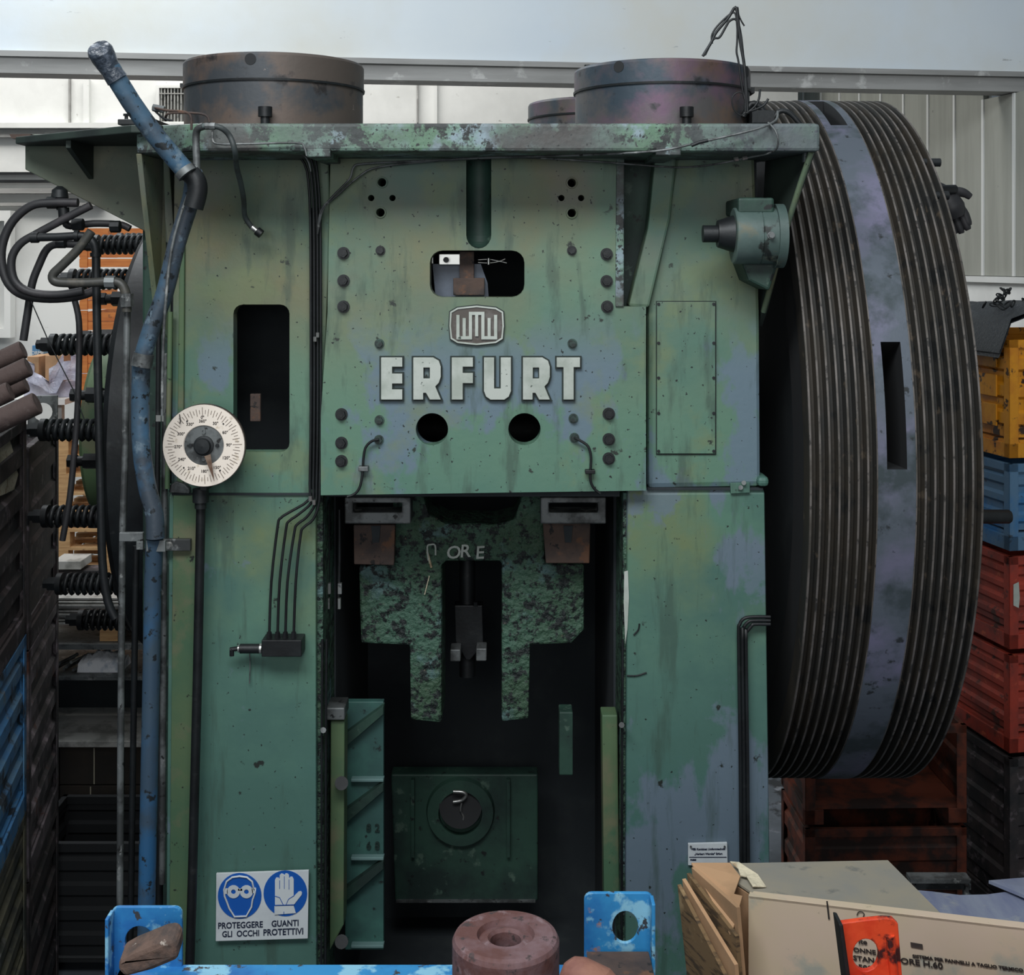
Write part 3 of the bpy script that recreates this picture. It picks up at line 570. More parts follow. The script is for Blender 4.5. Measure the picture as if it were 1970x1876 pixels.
q = [P(x, y, 4.775) for x, y in ((393, 878), (405, 874), (412, 926))]
part('pointer', MB().prism([q[0], q[1], q[2]], t=(0, .004, 0)), mat('tan_pointer', (128, 108, 92), [((96, 70, 54), 20, .5, .1)], .5), D)
part('dial_scratch', MB().ptube([(345, 797), (347, 808), (346, 815)], 4.793, 1, seg=5), ink, D)
pp('dial_bracket', MB().pbox(384, 900, 398, 945, 4.85, 5.0), black, .003)
# ---- big blue air pipe
bp = pp('air_pipe', MB().ptube([(212, 130, 4.30), (252, 196, 4.34), (300, 262, 4.38), (354, 326, 4.42)], 4.36, 19, seg=20, smooth=2), blue_pipe, label='blue air pipe rising past the top corner to a taped end')
part('taped_end', MB().ptube([(189, 92, 4.27), (193, 99, 4.28), (200, 112, 4.29), (212, 133, 4.3), (226, 154, 4.31)], 4.3, 22, seg=18, smooth=2, rs=[.037, .043, .041, .0335, .036]), tape, bp)
part('pipe_collar', MB().ptube([(353, 326), (361, 336)], 4.42, 20, seg=20, smooth=0), grey, bp)
part('pipe_elbow', MB().ptube([(356, 326), (376, 345), (380, 368), (372, 400)], 4.45, 19, seg=18, smooth=4), black, bp)
b2 = pp('air_pipe', MB().ptube([(372, 330, 4.50), (368, 380), (340, 470), (318, 560), (292, 630), (275, 685)], 4.55, 17, seg=20, smooth=3), blue_pipe, label='blue air pipe slanting down the left side')
part('pipe_collar', MB().ptube([(277, 680), (272, 705)], 4.55, 20, seg=20, smooth=0), grey, b2)
part('thin_tube', MB().ptube([(377, 320, 4.44), (372, 350), (352, 400), (330, 480), (318, 590), (313, 700), (312, 800)], 4.5, 3, seg=8), grey, b2)
pp('air_pipe', MB().ptube([(272, 700, 4.58), (270, 780), (272, 860), (283, 935), (297, 990), (299, 1035)], 4.6, 17.5, seg=20), blue_pipe, label='blue air pipe, middle length beside the dial')
pp('air_pipe', MB().ptube([(298, 1035, 4.62), (294, 1120), (291, 1300), (287, 1500), (283, 1700), (279, 1900), (276, 2350)], 4.65, 16.5, seg=20, smooth=1), pipe_blue2, label='vivid blue air pipe, lowest length')
cl = pp('pipe_clamp', MB().pbox(312, 1038, 366, 1060, 4.955, 4.98), grey, .002); part('clamp_band', MB().pbox(281, 1040, 318, 1062, 4.60, 4.615), grey, cl, .002)
part('clamp_bolt', MB().hexbolt(P(325, 1049, 4.955), (0, -1, 0), .012, .014), steel, cl)
pp('pipe_clamp', MB().pbox(229, 1025, 275, 1042, 4.75, 4.77).pbox(262, 1042, 275, 1058, 4.74, 4.76), grey, .002)
# cluster of straight conduits beside the left column
for x0, x1, ya, yb, Y, r, m in ((306, 300, 560, 1300, 4.95, 5, black), (318, 312, 680, 1700, 5.0, 6, grey), (328, 322, 600, 940, 4.96, 5, green_olive), (262, 250, 1050, 1860, 5.0, 6, black), (333, 330, 480, 930, 5.05, 4, black), (312, 306, 1000, 1800, 5.05, 7, black)):
    pp('conduit', MB().ptube([(x0, ya), ((x0+x1)/2, (ya+yb)/2), (x1, yb)], Y, r, seg=10, smooth=1), m)
pp('number_tag', MB().pbox(300, 799, 309, 811, 4.9, 4.905).pbox(311, 799, 315, 811, 4.9, 4.905), steel)
pp('side_cabinet', MB().box((-1.50, 5.27, FZ), (-1.34, BK, 3.38)), green_dark, .01, label='dark machine flank left of the column')
# ---- interior between the columns
ram = [(755, 940), (815, 940), (816, 960), (826, 990), (858, 1007), (950, 1009), (990, 999), (1002, 960), (1003, 940), (1048, 940), (1048, 1085), (1124, 1086), (1124, 1212), (1100, 1238), (1020, 1242), (1017, 1384), (965, 1390), (965, 1080), (858, 1080), (850, 1088), (850, 1392), (790, 1386), (788, 1242), (694, 1238), (690, 1090), (757, 1086)]
rs_ = pp('slide', MB().plate(ram, 5.40, .3), green_slide, .012, label='pitted green slide with white scrawl')
part('chalk_mark', MB().ptube([(824, 1078), (822, 1052), (828, 1048), (837, 1049), (838, 1068)], 5.393, 2, seg=6), letter_w, rs_)
for i, (s_, x) in enumerate((('O', 858), ('R', 884), ('E', 914))):
    part('chalk_mark', text_mb(s_, .075, P(x, 1075-(i % 2)*3, 5.392), (1, 0, .05), (.08, 0, 1), .003, .001), letter_w, rs_)
part('chalk_mark', MB().ptube([(822, 1062), (826, 1078), (830, 1092)], 5.395, 2.5, seg=6).ptube([(826, 1108), (821, 1128), (817, 1144)], 5.395, 1.2, seg=6), torn, rs_)
for x0, x1 in ((663, 790), (1040, 1166)):
    pp('guide_block', MB().plate([(x0, 957), (x1, 957), (x1, 1008), (x0, 1008)], 5.16, .12, [[(x0+16, 968), (x0+110, 968), (x0+110, 986), (x0+16, 986)]]), grey, .005, label='grey notched guide block')
for pts in (((680, 1010), (760, 1010), (758, 1088), (681, 1086)), ((1044, 1005), (1136, 1005), (1134, 1084), (1050, 1084))):
    w_ = pp('wear_plate', MB().plate(pts, 5.28, .05), rust, .004)
    cx_ = (pts[0][0]+pts[1][0])/2+3; part('wear_slot', MB().plate([(cx_-9, 1012), (cx_+9, 1012), (cx_+6, 1044), (cx_-6, 1044)], 5.272, .01), void, w_)
bx0, bx1 = P(622, 0, 5).x, P(1194, 0, 5).x
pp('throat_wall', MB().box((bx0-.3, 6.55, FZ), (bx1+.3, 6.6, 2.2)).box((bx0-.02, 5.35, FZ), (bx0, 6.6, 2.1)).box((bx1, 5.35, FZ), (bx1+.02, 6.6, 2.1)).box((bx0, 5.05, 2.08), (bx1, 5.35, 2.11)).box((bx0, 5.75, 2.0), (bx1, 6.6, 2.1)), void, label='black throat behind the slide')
pp('screw_nut', MB().plate([(874, 1165), (928, 1165), (930, 1240), (905, 1270), (896, 1270), (876, 1235)], 5.7, .08), black, .004)
pp('screw_nut', MB().pbox(866, 1250, 886, 1273, 5.6, 5.7), grey, .004); pp('screw_nut', MB().pbox(916, 1248, 936, 1272, 5.6, 5.7), grey, .004)
pp('screw_rod', MB().cyl(P(899, 1070, 5.75), P(899, 1300, 5.75), .035, seg=16).cyl(P(915, 1158, 5.66), P(915, 1166, 5.66), .01, seg=8), black)
for xx, ya, yb in ((632, 970, 1180), (653, 980, 1170)):
    pp('guide_rod', MB().ptube([(xx, ya), (xx, (ya+yb)/2), (xx-2, yb)], 5.2, 3.2, seg=8, smooth=1), black)
    pp('guide_rod', MB().pbox(xx-3, 1123, xx+4, 1143, 5.17, 5.19).pbox(xx-3, 1152, xx+2, 1172, 5.17, 5.19), steel)
# lower back panel with round boss
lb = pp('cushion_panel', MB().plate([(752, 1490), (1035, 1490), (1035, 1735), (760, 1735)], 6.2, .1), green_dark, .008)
part('boss_ring', MB().lathe(P(886, 1560, 6.2), (0, -1, 0), [(0, 66*6.2/F), (.03, 63*6.2/F), (.03, 42*6.2/F), (-.08, 40*6.2/F)], 40, smooth=False), green_dark, lb)
part('boss_bore', MB().cyl(P(886, 1550, 6.17), P(886, 1550, 6.2), 41*6.2/F, seg=32), pocket_m, lb)
part('bore_reflection', MB().ptube([(872, 1523), (890, 1524), (897, 1530), (888, 1540), (872, 1543)], 6.15, 3.5, seg=6).ptube([(888, 1545), (886, 1560), (892, 1572), (888, 1584)], 6.15, 2, seg=6), steel, lb)  # bright squiggles model the reflection inside the bore
for x in (794, 978): part('panel_rib', MB().pbox(x-3, 1500, x+3, 1650, 6.17, 6.2), green_dark, lb)
part('panel_ledge', MB().pbox(762, 1734, 1030, 1737, 6.18, 6.3), grey, lb)
# left gib with diagonal ribs, right gib
gl = pp('gib', MB().plate([(664, 1350), (738, 1350), (738, 1828), (664, 1828)], 5.34, .04), mat('teal_gib_paint', (62, 108, 98), [((50, 84, 80), 4, .5, .1), ((24, 32, 32), 18, .66, .03)], .6), .004, label='teal gib with slanting ribs')
for y in (1352, 1500, 1650): part('gib_rib', MB().plate([(664, y+60), (738, y+6), (738, y+22), (664, y+86)], 5.30, .05), green_dark, gl, .004)
for y in (1502, 1653, 1822): part('gib_rib', MB().pbox(675, y-3, 738, y+3, 5.31, 5.35), mat('pale_teal_edge', (100, 130, 128), (), .6) if y == 1502 else bpy.data.materials['pale_teal_edge'], gl, .003)
for k_, x in ((0, 707), (1, 722)):
    part('cast_numerals', text_mb(('8 2', '6 8')[k_], .045, P(704, 1600+k_*34, 5.335), (1, 0, 0), (0, 0, 1), .006), green_dark, gl)
pp('gib_bar', MB().plate([(636, 1388), (663, 1388), (661, 1780), (634, 1830)], 5.14, .1), green_olive, .005)
pp('gib_cap', MB().pbox(627, 1362, 663, 1386, 5.12, 5.25), grey, .005)
pp('gib_bar', MB().plate([(1158, 1376), (1188, 1376), (1192, 1735), (1162, 1735)], 5.14, .1), green_olive, .005)
pp('gib_bar', MB().plate([(1076, 1370), (1102, 1370), (1102, 1492), (1076, 1492)], 5.5, .1), green_dark, .005)
for y in (1507, 1812): pp('stud', MB().cyl(P(657, y, 5.15), P(657, y, 5.08), .026, seg=16), black)
for x in (620, 628, 1198):
    pp('oil_pipe', MB().ptube([(x, 1230), (x-1, 1400), (x-2, 1860)], 4.99, 2.5, seg=6, smooth=1), black)
pp('pipe_nut', MB().cyl(P(620, 1405, 4.98), P(622, 1405, 4.92), .011, seg=8).cyl(P(1196, 1395, 4.98), P(1196, 1395, 4.92), .011, seg=8), grey)
# right column: three bent conduits
for i in range(3):
    o_ = i*7
    pp('conduit', MB().ptube([(1482, 1187+o_), (1450, 1187+o_), (1432+o_, 1190+o_), (1423+o_, 1202+o_), (1421+o_, 1230), (1424+o_, 1450), (1426+o_, 1680), (1430+o_, 1900)], 4.965, 3.4, seg=8), black)
pp('chip_scar', MB().plate([(1201, 1100), (1208, 1098), (1210, 1150), (1207, 1210), (1203, 1240), (1200, 1160)], 4.995, .004), letter_w)
pp('chip_scar', MB().ptube([(1230, 1200), (1228, 1212), (1219, 1222)], 4.995, 1.6, seg=5).ptube([(1206, 1300), (1225, 1300), (1244, 1294)], 4.995, 1.6, seg=5), black)
# ---- flywheel
WX0, WX1, WY, WZ, WR = 1.10, 1.743, 6.4, 2.17, 1.6
def slot(a):      # a: degrees above the level facing the camera
    return any(abs(((a-c+180) % 360)-180) < 8.6 for c in (10.5, 70.5, 130.5, 190.5, 250.5))
FW = pp('flywheel', MB().lathe((WX0+.03, WY, WZ), (1, 0, 0), [(0, .25), (0, WR-.12), (.04, WR-.12), (.04, .25)], 72), void, label='huge flywheel with grooved rim')
gm = MB(); pr = [(0, WR-.1), (0, WR)]
NL, NR = 7, 7; b0_, b1_ = 1.352-WX0, 1.492-WX0
def grooves(x0, x1, n):
    o = []; w_ = (x1-x0)/n
    for i in range(n):
        a = x0+i*w_; o += [(a+.0045, WR), (a+.010, WR-.032), (a+w_-.011, WR-.032), (a+w_-.0045, WR), (a+w_, WR)]
    return o
left = [(0, WR-.1), (0, WR)]+grooves(.004, b0_, NL)+[(b0_, WR-.1)]
right = [(b1_, WR-.1), (b1_, WR)]+grooves(b1_+.002, WX1-WX0-.004, NR)+[(WX1-WX0, WR), (WX1-WX0, WR-.1)]
part('rim_grooves', MB().lathe((WX0, WY, WZ), (1, 0, 0), left, 200, smooth=False), wheel_m, FW)
part('rim_grooves', MB().lathe((WX0, WY, WZ), (1, 0, 0), right, 200, smooth=False), wheel_m, FW)
def ridge_xs(x0, x1, n): return [x0+(x1-x0)/n*i for i in range(n+1)]
for x in ridge_xs(.004, b0_, NL)+ridge_xs(b1_+.002, WX1-WX0-.004, NR):
    part('rim_ridge', MB().lathe((WX0+x, WY, WZ), (1, 0, 0), [(-.0045, WR-.004), (-.0035, WR+.0008), (.0035, WR+.0008), (.0045, WR-.004)], 160), ridge_m, FW)
# smooth band with cast slots
bm_ = MB(); pks = {}; N = 360; sl0, sl1 = b0_+.033, b1_-.033
def rp(x, a, r):
    t = math.radians(a); return Vector((WX0+x, WY-r*math.cos(t), WZ+r*math.sin(t)))
for i in range(N):
    a, b = i, i+1; cols = [(b0_, sl0), (sl0, sl1), (sl1, b1_)]
    for j, (u, v_) in enumerate(cols):
        if j == 1 and slot(i+.5): continue
        bm_.add([rp(u, a, WR+.003), rp(v_, a, WR+.003), rp(v_, b, WR+.003), rp(u, b, WR+.003)], [(0, 1, 2, 3)], True)
    if slot(i+.5):
        pk_ = pks.setdefault(int(i//60), MB())
        for u in (sl0, sl1): pk_.add([rp(u, a, WR+.003), rp(u, b, WR+.003), rp(u, b, WR-.26), rp(u, a, WR-.26)], [(0, 1, 2, 3)])
        if not slot(i-.5): pk_.add([rp(sl0, a, WR+.003), rp(sl1, a, WR+.003), rp(sl1, a, WR-.26), rp(sl0, a, WR-.26)], [(0, 1, 2, 3)])
        if not slot(i+1.5): pk_.add([rp(sl0, b, WR+.003), rp(sl1, b, WR+.003), rp(sl1, b, WR-.26), rp(sl0, b, WR-.26)], [(0, 1, 2, 3)])
bm_, pk = bm_, pk_
part('rim_pocket', pk, pocket_m, FW)
for pk_ in pks.values(): part('rim_pocket', pk_, pocket_m, FW)
part('rim_band', bm_, band_m, FW, label='smooth grey-blue band with rectangular slots')
part('rim_core', MB().lathe((WX0, WY, WZ), (1, 0, 0), [(.005, WR-.3), (.005, WR-.1), (b0_, WR-.1), (b0_, WR-.25), (b1_, WR-.25), (b1_, WR-.1), (WX1-WX0-.005, WR-.1), (WX1-WX0-.005, WR-.3), (.005, WR-.3)], 96), pocket_m, FW)
part('hub', MB().lathe((WX0-.08, WY, WZ), (1, 0, 0), [(0, .02), (0, .28), (.6, .28), (.6, .2), (.9, .2), (.9, .02)], 40), black, FW)
for a_, x_ in ((52, 1.76), (44, 1.755)):
    t = math.radians(a_); q = Vector((x_, WY-1.57*math.cos(t), WZ+1.57*math.sin(t))); part('rim_bolt', MB().cyl(q-Vector((.05, 0, 0)), q+Vector((.03 if a_ == 52 else .015, 0, 0)), .018, seg=10), black, FW)
pp('drive_shaft', MB().cyl((-2.0, WY, WZ), (1.2, WY, WZ), .14, seg=24), black)
pp('oil_coupling', MB().ptube([(1430, 225, 5.0), (1445, 200), (1462, 205), (1475, 225)], 5.0, 6, seg=8).ptube([(1485, 232, 5.0), (1500, 214), (1520, 218), (1540, 240)], 5.0, 5, seg=8).pbox(1447, 212, 1490, 236, 4.95, 5.1), black)
# ---- wire bundle standing on the right drum
for k_, pth in enumerate(([(1352, 108), (1368, 82), (1378, 62), (1400, 36), (1415, 14), (1420, 40), (1424, 80), (1431, 120), (1436, 170), (1438, 215)],
        [(1356, 106), (1372, 76), (1384, 72), (1396, 52), (1404, 40), (1416, 38), (1424, 60), (1430, 110), (1433, 150), (1434, 215)],
        [(1370, 84), (1370, 66), (1385, 45), (1412, 24), (1418, 50), (1418, 80), (1417, 100), (1421, 120), (1428, 170), (1440, 218)],
        [(1436, 215), (1425, 222), (1412, 210), (1408, 190), (1418, 178), (1430, 180), (1437, 192)],
        [(1414, 20), (1419, 14), (1421, 28), (1426, 40), (1432, 50)],
        [(1436, 218), (1452, 205), (1460, 190), (1462, 172)],
        [(1438, 215), (1455, 210), (1470, 202), (1478, 190)])):
    pp('wire', MB().ptube(pth, 4.80, (3, 2.4, 2, 1.4, 1.6, 2.5, 2.5)[k_], seg=6, smooth=4), black)
# ---- brake housing with spring bolts on the left end of the shaft
BKX = -1.70
BR = pp('brake_housing', MB().lathe((BKX, WY, WZ), (1, 0, 0), [(0, .45), (0, 1.02), (.03, 1.05), (.20, 1.05), (.20, .2)], 64), black, label='black brake housing ringed with spring bolts')
part('brake_cover', MB().lathe((-1.99, WY, WZ), (1, 0, 0), [(0, .02), (0, .43), (.02, .45), (.3, .47)], 48), green_olive, BR)
def spring_bolt(a):
    a = math.radians(a); c = Vector((BKX, WY-.93*math.cos(a), WZ+.93*math.sin(a)))
    L = .25; n = 9; pts = []
    for i in range(n*10+1):
        t = 2*PI*i/10; pts.append((c.x-.005-L*i/(n*10), c.y+math.cos(t)*.04, c.z+math.sin(t)*.04))
    sp = part('brake_spring', MB().tube(pts, .0105, seg=6, smooth=0), black, BR)
    part('spring_bolt', MB().cyl(c, c+Vector((-.33, 0, 0)), .018, seg=10).cyl(c+Vector((-.262, 0, 0)), c+Vector((-.285, 0, 0)), .048, seg=14).cyl(c+Vector((-.285, 0, 0)), c+Vector((-.325, 0, 0)), .032, seg=6).cyl(c+Vector((-.325, 0, 0)), c+Vector((-.345, 0, 0)), .022, seg=6), black, sp)
for a in (-62, -39, -16, 7, 30, 53, 76, 99): spring_bolt(a)
for a in (-27, -4, 19, 42, 64):
    t = math.radians(a); c = Vector((BKX, WY-.72*math.cos(t), WZ+.72*math.sin(t)))
    part('release_bolt', MB().cyl(c, c+Vector((-.24, 0, 0)), .022, seg=10).cyl(c+Vector((-.10, 0, 0)), c+Vector((-.17, 0, 0)), .036, seg=6).cyl(c+Vector((-.20, 0, 0)), c+Vector((-.24, 0, 0)), .03, seg=6), black, BR)
# rigid pipes and hoses in front of the brake
pp('air_line', MB().ptube([(62, 457), (110, 456), (158, 454), (176, 462), (184, 482), (185, 520), (187, 640), (190, 800), (194, 950), (197, 1080), (207, 1155), (222, 1190)], 4.9, 8, seg=10), black, label='dark bent pipe down the left')
pp('line_fitting', MB().cyl(P(60, 457, 4.9), P(74, 457, 4.9), .021, seg=10).cyl(P(144, 454, 4.9), P(152, 454, 4.9), .022, seg=10).cyl(P(184, 486, 4.9), P(184, 494, 4.9), .021, seg=10), black)
pp('air_line', MB().ptube([(176, 445, 4.8), (150, 480), (118, 512), (102, 528), (104, 540), (122, 544), (170, 544), (212, 542), (232, 546), (242, 565), (244, 600)], 4.8, 9, seg=10, smooth=4), mat('greasy_pipe', (58, 58, 54), [((84, 80, 72), 14, .58, .06)], .5), label='greasy bent pipe crossing the springs')
pp('line_fitting', MB().cyl(P(203, 543, 4.8), P(222, 543, 4.8), .024, seg=8).cyl(P(244, 565, 4.8), P(245, 590, 4.8), .025, seg=8), grey)
pp('air_line', MB().ptube([(245, 585, 4.82), (242, 750), (240, 900), (236, 1010), (234, 1200), (232, 1450), (230, 1900)], 4.82, 6.5, seg=10, smooth=1), grey, label='grey straight pipe left of the blue pipe')
for pth, r_, Yh in (([(150, 390), (100, 390), (60, 396), (25, 425), (6, 465), (3, 505), (16, 545), (45, 568), (95, 575), (150, 570), (190, 556)], 8.5, 5.1), ([(175, 395), (130, 418), (70, 450), (38, 470), (22, 500), (28, 540), (58, 562), (110, 567), (160, 560)], 8, 5.05),
                    ([(190, 470), (150, 470), (110, 470), (90, 480), (75, 510), (62, 545), (55, 590), (45, 655)], 7.5, 5.15), ([(105, 370), (118, 375), (122, 400), (125, 425), (135, 435), (180, 430), (230, 432), (250, 440)], 7, 5.2), ([(143, 575), (152, 620), (152, 700), (149, 790), (143, 870), (134, 960), (120, 1040)], 6, 5.3)):
    pp('hose', MB().ptube(pth, Yh, r_, seg=10, smooth=4), rubber)
for x, y, l in ((100, 390, 18), (150, 432, 20), (222, 436, 18), (168, 470, 18), (118, 466, 16)):
    pp('hose_coupling', MB().cyl(P(x-l/2, y, 5.12), P(x+l/2, y, 5.12), .024, seg=8), black)
pp('release_valve', MB().lathe(P(115, 380, 5.15), (0, 0, 1), [(-.05, .012), (-.02, .02), (0, .034), (.03, .03), (.045, .01)], 20).cyl(P(122, 400, 5.12), P(124, 425, 5.12), .022, seg=10), black)
pp('tie_wire', MB().ptube([(60, 580), (95, 660), (140, 748), (163, 810)], 5.0, 1.2, seg=5, smooth=1), black)
# ================================================================ SIGNS ON THE PRESS
sgn = root('safety_sign', P(505, 1811, 4.975), 'white sign with two blue circles, goggled head and glove, low on left column', 'sign')
part('board', MB().plate([(416, 1681), (594, 1675), (592, 1806), (415, 1811)], 4.975, .01), sign_w, sgn, .001)
for cx_, cy_ in ((461, 1724), (549, 1719)): part('blue_disc', MB().plate(circ(cx_, cy_, 42, 40, 44), 4.973, .002), sign_b, sgn)
Ys = 4.970
hd = MB(); out = [(431, 1712), (436, 1696), (447, 1688), (461, 1686), (475, 1688), (485, 1696), (488, 1711), (491, 1709), (490, 1720), (486, 1731), (484, 1745), (474, 1763), (451, 1764), (441, 1748), (436, 1734), (432, 1724), (431, 1712)]
hd.ptube(out, Ys+.001, 1.9, seg=6, smooth=0)
part('head_symbol', hd, sign_w, sgn)
gg = MB()
for x in (449, 474):
    gg.plate(circ(x, 1716, 12.5, 28), Ys, .002, [circ(x, 1716, 4.5, 16)])
gg.plate([(430, 1709), (438, 1710), (438, 1720), (431, 1720)], Ys, .002).plate([(484, 1709), (492, 1708), (491, 1718), (485, 1719)], Ys, .002).pbox(458, 1710, 466, 1714, Ys, Ys+.002)
part('goggle_symbol', gg, sign_w, sgn)
hand = [(529, 1741), (529, 1693), (531, 1689), (536, 1689), (538, 1692), (538, 1684), (541, 1681), (545, 1682), (547, 1684), (549, 1681), (553, 1681), (556, 1684), (556, 1690), (559, 1687), (563, 1688), (565, 1692), (565, 1725), (574, 1716), (579, 1715), (581, 1718), (580, 1722), (566, 1740)]
gl_ = MB().plate(hand, Ys, .003).plate([(528, 1744), (565, 1743), (569, 1757), (528, 1760)], Ys, .003)
part('glove_symbol', gl_, sign_w, sgn)
gk = MB()
for a, b in (((538, 1694), (538, 1710)), ((547, 1686), (547, 1710)), ((556, 1692), (556, 1711)), ((529, 1724), (538, 1727)), ((538, 1727), (545, 1741)), ((566, 1723), (555, 1730)), ((555, 1730), (550, 1741)), ((529, 1742), (566, 1741)), ((546, 1754), (546, 1759))):
    gk.ptube([a, b], Ys-.0005, .7, seg=4, smooth=0)
part('glove_lines', gk, sign_b, sgn)
for s_, x, y, sz in (('PROTEGGERE', 419, 1787, 16.5), ('GLI  OCCHI', 427, 1803, 16), ('GUANTI', 522, 1783, 16.5), ('PROTETTIVI', 506, 1800, 17)):
    part('lettering', text_mb(s_, sz*4.97/F, P(x, y, 4.9735), (1, 0, .035), (0, 0, 1), .0012, .0006, sx=.86), sign_k, sgn)
npl = root('name_plate', P(1361, 1665, 4.975), 'small riveted white maker plate low on right column above the cardboard', 'sign')
part('plate', MB().plate([(1324, 1624), (1399, 1622), (1400, 1665), (1324, 1665)], 4.985, .012), sign_w, npl, .001)
for s_, x, y, sz in (('VEB Kombinat Umformtechnik', 1330, 1636, 5.6), ('„Herbert Warnke“ Erfurt', 1336, 1645, 5.6), ('PRESSE', 1328, 1656, 4)):
    part('lettering', text_mb(s_, sz*4.98/F, P(x, y, 4.984), (1, 0, .01), (0, 0, 1), .001, .0004, sx=.92), sign_k, npl)
part('rule', MB().pbox(1326, 1649, 1398, 1650, 4.983, 4.985), sign_k, npl)
for x in (1329, 1394): part('rivet', MB().cyl(P(x, 1629, 4.985), P(x, 1629, 4.978), .004, seg=10), black, npl)

# ================================================================ CRATES
def crate(name, label, loc, rz, w, d, h, m, ribs=4, lug=0, group=None, post=.055, panel_holes=False, lugm=None, sides='fblr', rail=True):
    """steel stacking crate, origin at its front-left bottom corner, built in its own space"""
    r = root(name, loc, label, 'crate', group, rz); L = lambda n, mb, mm=m, b=.003, p=None: part(n, mb, mm, p or r, b, local=True)
    for x in (0, w-post):
        for y in (0, d-post):
            mb = MB(); ax = 0 if x == 0 else w; ay = 0 if y == 0 else d; sx = 1 if x == 0 else -1; sy = 1 if y == 0 else -1
            mb.box((ax, ay, 0), (ax+sx*post, ay+sy*.006, h)).box((ax, ay, 0), (ax+sx*.006, ay+sy*post, h)); L('corner_post', mb)
    def panel(a, b, out):
        a, b, out = Vector(a), Vector(b), Vector(out); z0_, z1_ = .1, h-.02; n = ribs*2+1; pr_ = []
        for i in range(n+1):
            zz = z0_+(z1_-z0_)*i/n; o1 = .0 if i % 2 else .016
            pr_.append((zz-.008, o1)) if i else None; pr_.append((zz+.008, .016-o1)) if i < n else None
        vs = [];
        for zz, o in pr_:
            for p in (a, b): vs.append(p-out*(.022-o)+Vector((0, 0, zz)))
        for zz, o in pr_:
            for p in (a, b): vs.append(p-out*(.026-o)+Vector((0, 0, zz)))
        k = len(pr_); fs = [(2*i, 2*i+1, 2*i+3, 2*i+2) for i in range(k-1)]+[(2*k+2*i, 2*k+2*i+2, 2*k+2*i+3, 2*k+2*i+1) for i in range(k-1)]
        fs += [(0, 2*k, 2*k+1, 1), (2*k-2, 2*k-1, 4*k-1, 4*k-2)]
        return L('side_panel', MB().add(vs, fs), m, 0)
    if 'f' in sides: panel((post*.6, 0, 0), (w-post*.6, 0, 0), (0, -1, 0))
    if 'b' in sides: panel((w-post*.6, d, 0), (post*.6, d, 0), (0, 1, 0))
    if 'l' in sides: panel((0, d-post*.6, 0), (0, post*.6, 0), (-1, 0, 0))
    if 'r' in sides: panel((w, post*.6, 0), (w, d-post*.6, 0), (1, 0, 0))
    if rail:
        for a, b in (((0, 0), (w, .03)), ((0, d-.03), (w, d)), ((0, 0), (.03, d)), ((w-.03, 0), (w, d))):
            L('top_rail', MB().box((a[0], a[1], h-.045), (b[0], b[1], h)))
    L('floor_sheet', MB().box((.01, .01, .08), (w-.01, d-.01, .095)), m, 0)
    for x in (0, w-.1): L('foot', MB().box((x, 0, 0), (x+.1, d, .08)))
    return r
# --- stack of crates at the left edge (its right-hand faces run away from the camera)
rz = math.atan2(.2, 1)
ux = Vector((math.cos(rz), math.sin(rz), 0)); uy = Vector((-math.sin(rz), math.cos(rz), 0))
def lc(Y, z, h, m, lab, ribs=4, dd=.84, w=1.0):
    if Y == 4.70: Y, dd = 4.76, .71
    if Y == 5.56: Y, dd = 5.52, .86
    o = Vector((-.947-.2*Y, Y, z))-ux*w
    return crate('metal_crate', lab, o, rz, w, dd, h, m, ribs)
lc(4.70, FZ, .62, crate_dk, 'dark crate on the floor at the bottom of the near left stack')
lc(4.70, .025, .66, crate_ol, 'muddy olive crate under the worn blue one at left edge')
lc(4.70, .69, .74, crate_blue2, 'worn blue corrugated crate in near left stack', 4)
lc(4.70, 1.435, .90, crate_dk, 'dark brown crate with torn white paper, topmost of near left stack', 4)
lc(5.56, FZ, .95, crate_dk, 'muddy lower crate of the second stack beside the aisle')
lc(5.56, .355, .98, crate_grey, 'weathered grey crate with flaking paint in second stack', 5)
cg = lc(5.56, 1.34, .86, crate_dk, 'dark steel crate topping the second stack behind iron bars')
part('stacking_lug', MB().prism([(.86, .83, .80), (1.0, .83, .80), (1.0, .83, 1.0), (.86, .83, 1.0)], [[(.93+.045*math.cos(t*PI/8), .83, .92+.045*math.sin(t*PI/8)) for t in range(16)]], (0, .012, 0)), grey, cg, .003, local=True)
def lface(px, py):
    Y = 2500*-.947/(px-475); p = P(px, py, Y); return p+Vector((.98, .2, 0))*.003
pa = MB().prism([lface(x, y) for x, y in ((-30, 850), (2, 838), (14, 842), (22, 868), (20, 882), (32, 912), (24, 942), (8, 950), (-30, 965))], t=(.004, .001, 0))
solo('torn_paper_label', pa, torn, 'torn white handwritten paper pasted on the dark crate at left edge', 'label', bev=.001)
# five forged bars lying on the near stack
dv = Vector((.83, .10, .40)).normalized()
for i, (x, y, Y, r, m, lab) in enumerate(((45, 672, 5.15, 18, billet_d, 'dark brown round iron bar, highest in the pile on left crates'), (55, 705, 5.0, 19, billet_d, 'second round iron bar from the top of the pile at left edge'), (50, 738, 5.2, 17, billet_d, 'shadowed round iron bar tucked behind the lowest two'), (20, 752, 4.9, 19, billet_d, 'short round iron bar at the very left edge of the pile'), (72, 775, 4.75, 22, billet_d, 'thickest nearest round iron bar, lowest of the pile'))):
    e = P(x, y, Y); R = r*Y/F; a = e-dv*.62
    solo('iron_bar', MB().lathe(a, dv, [(0, .001), (0, R-.004), (.004, R), (.616, R), (.62, R-.004), (.62, .001)], 24), m, lab, 'bar', 'round iron bars piled on the left crates')
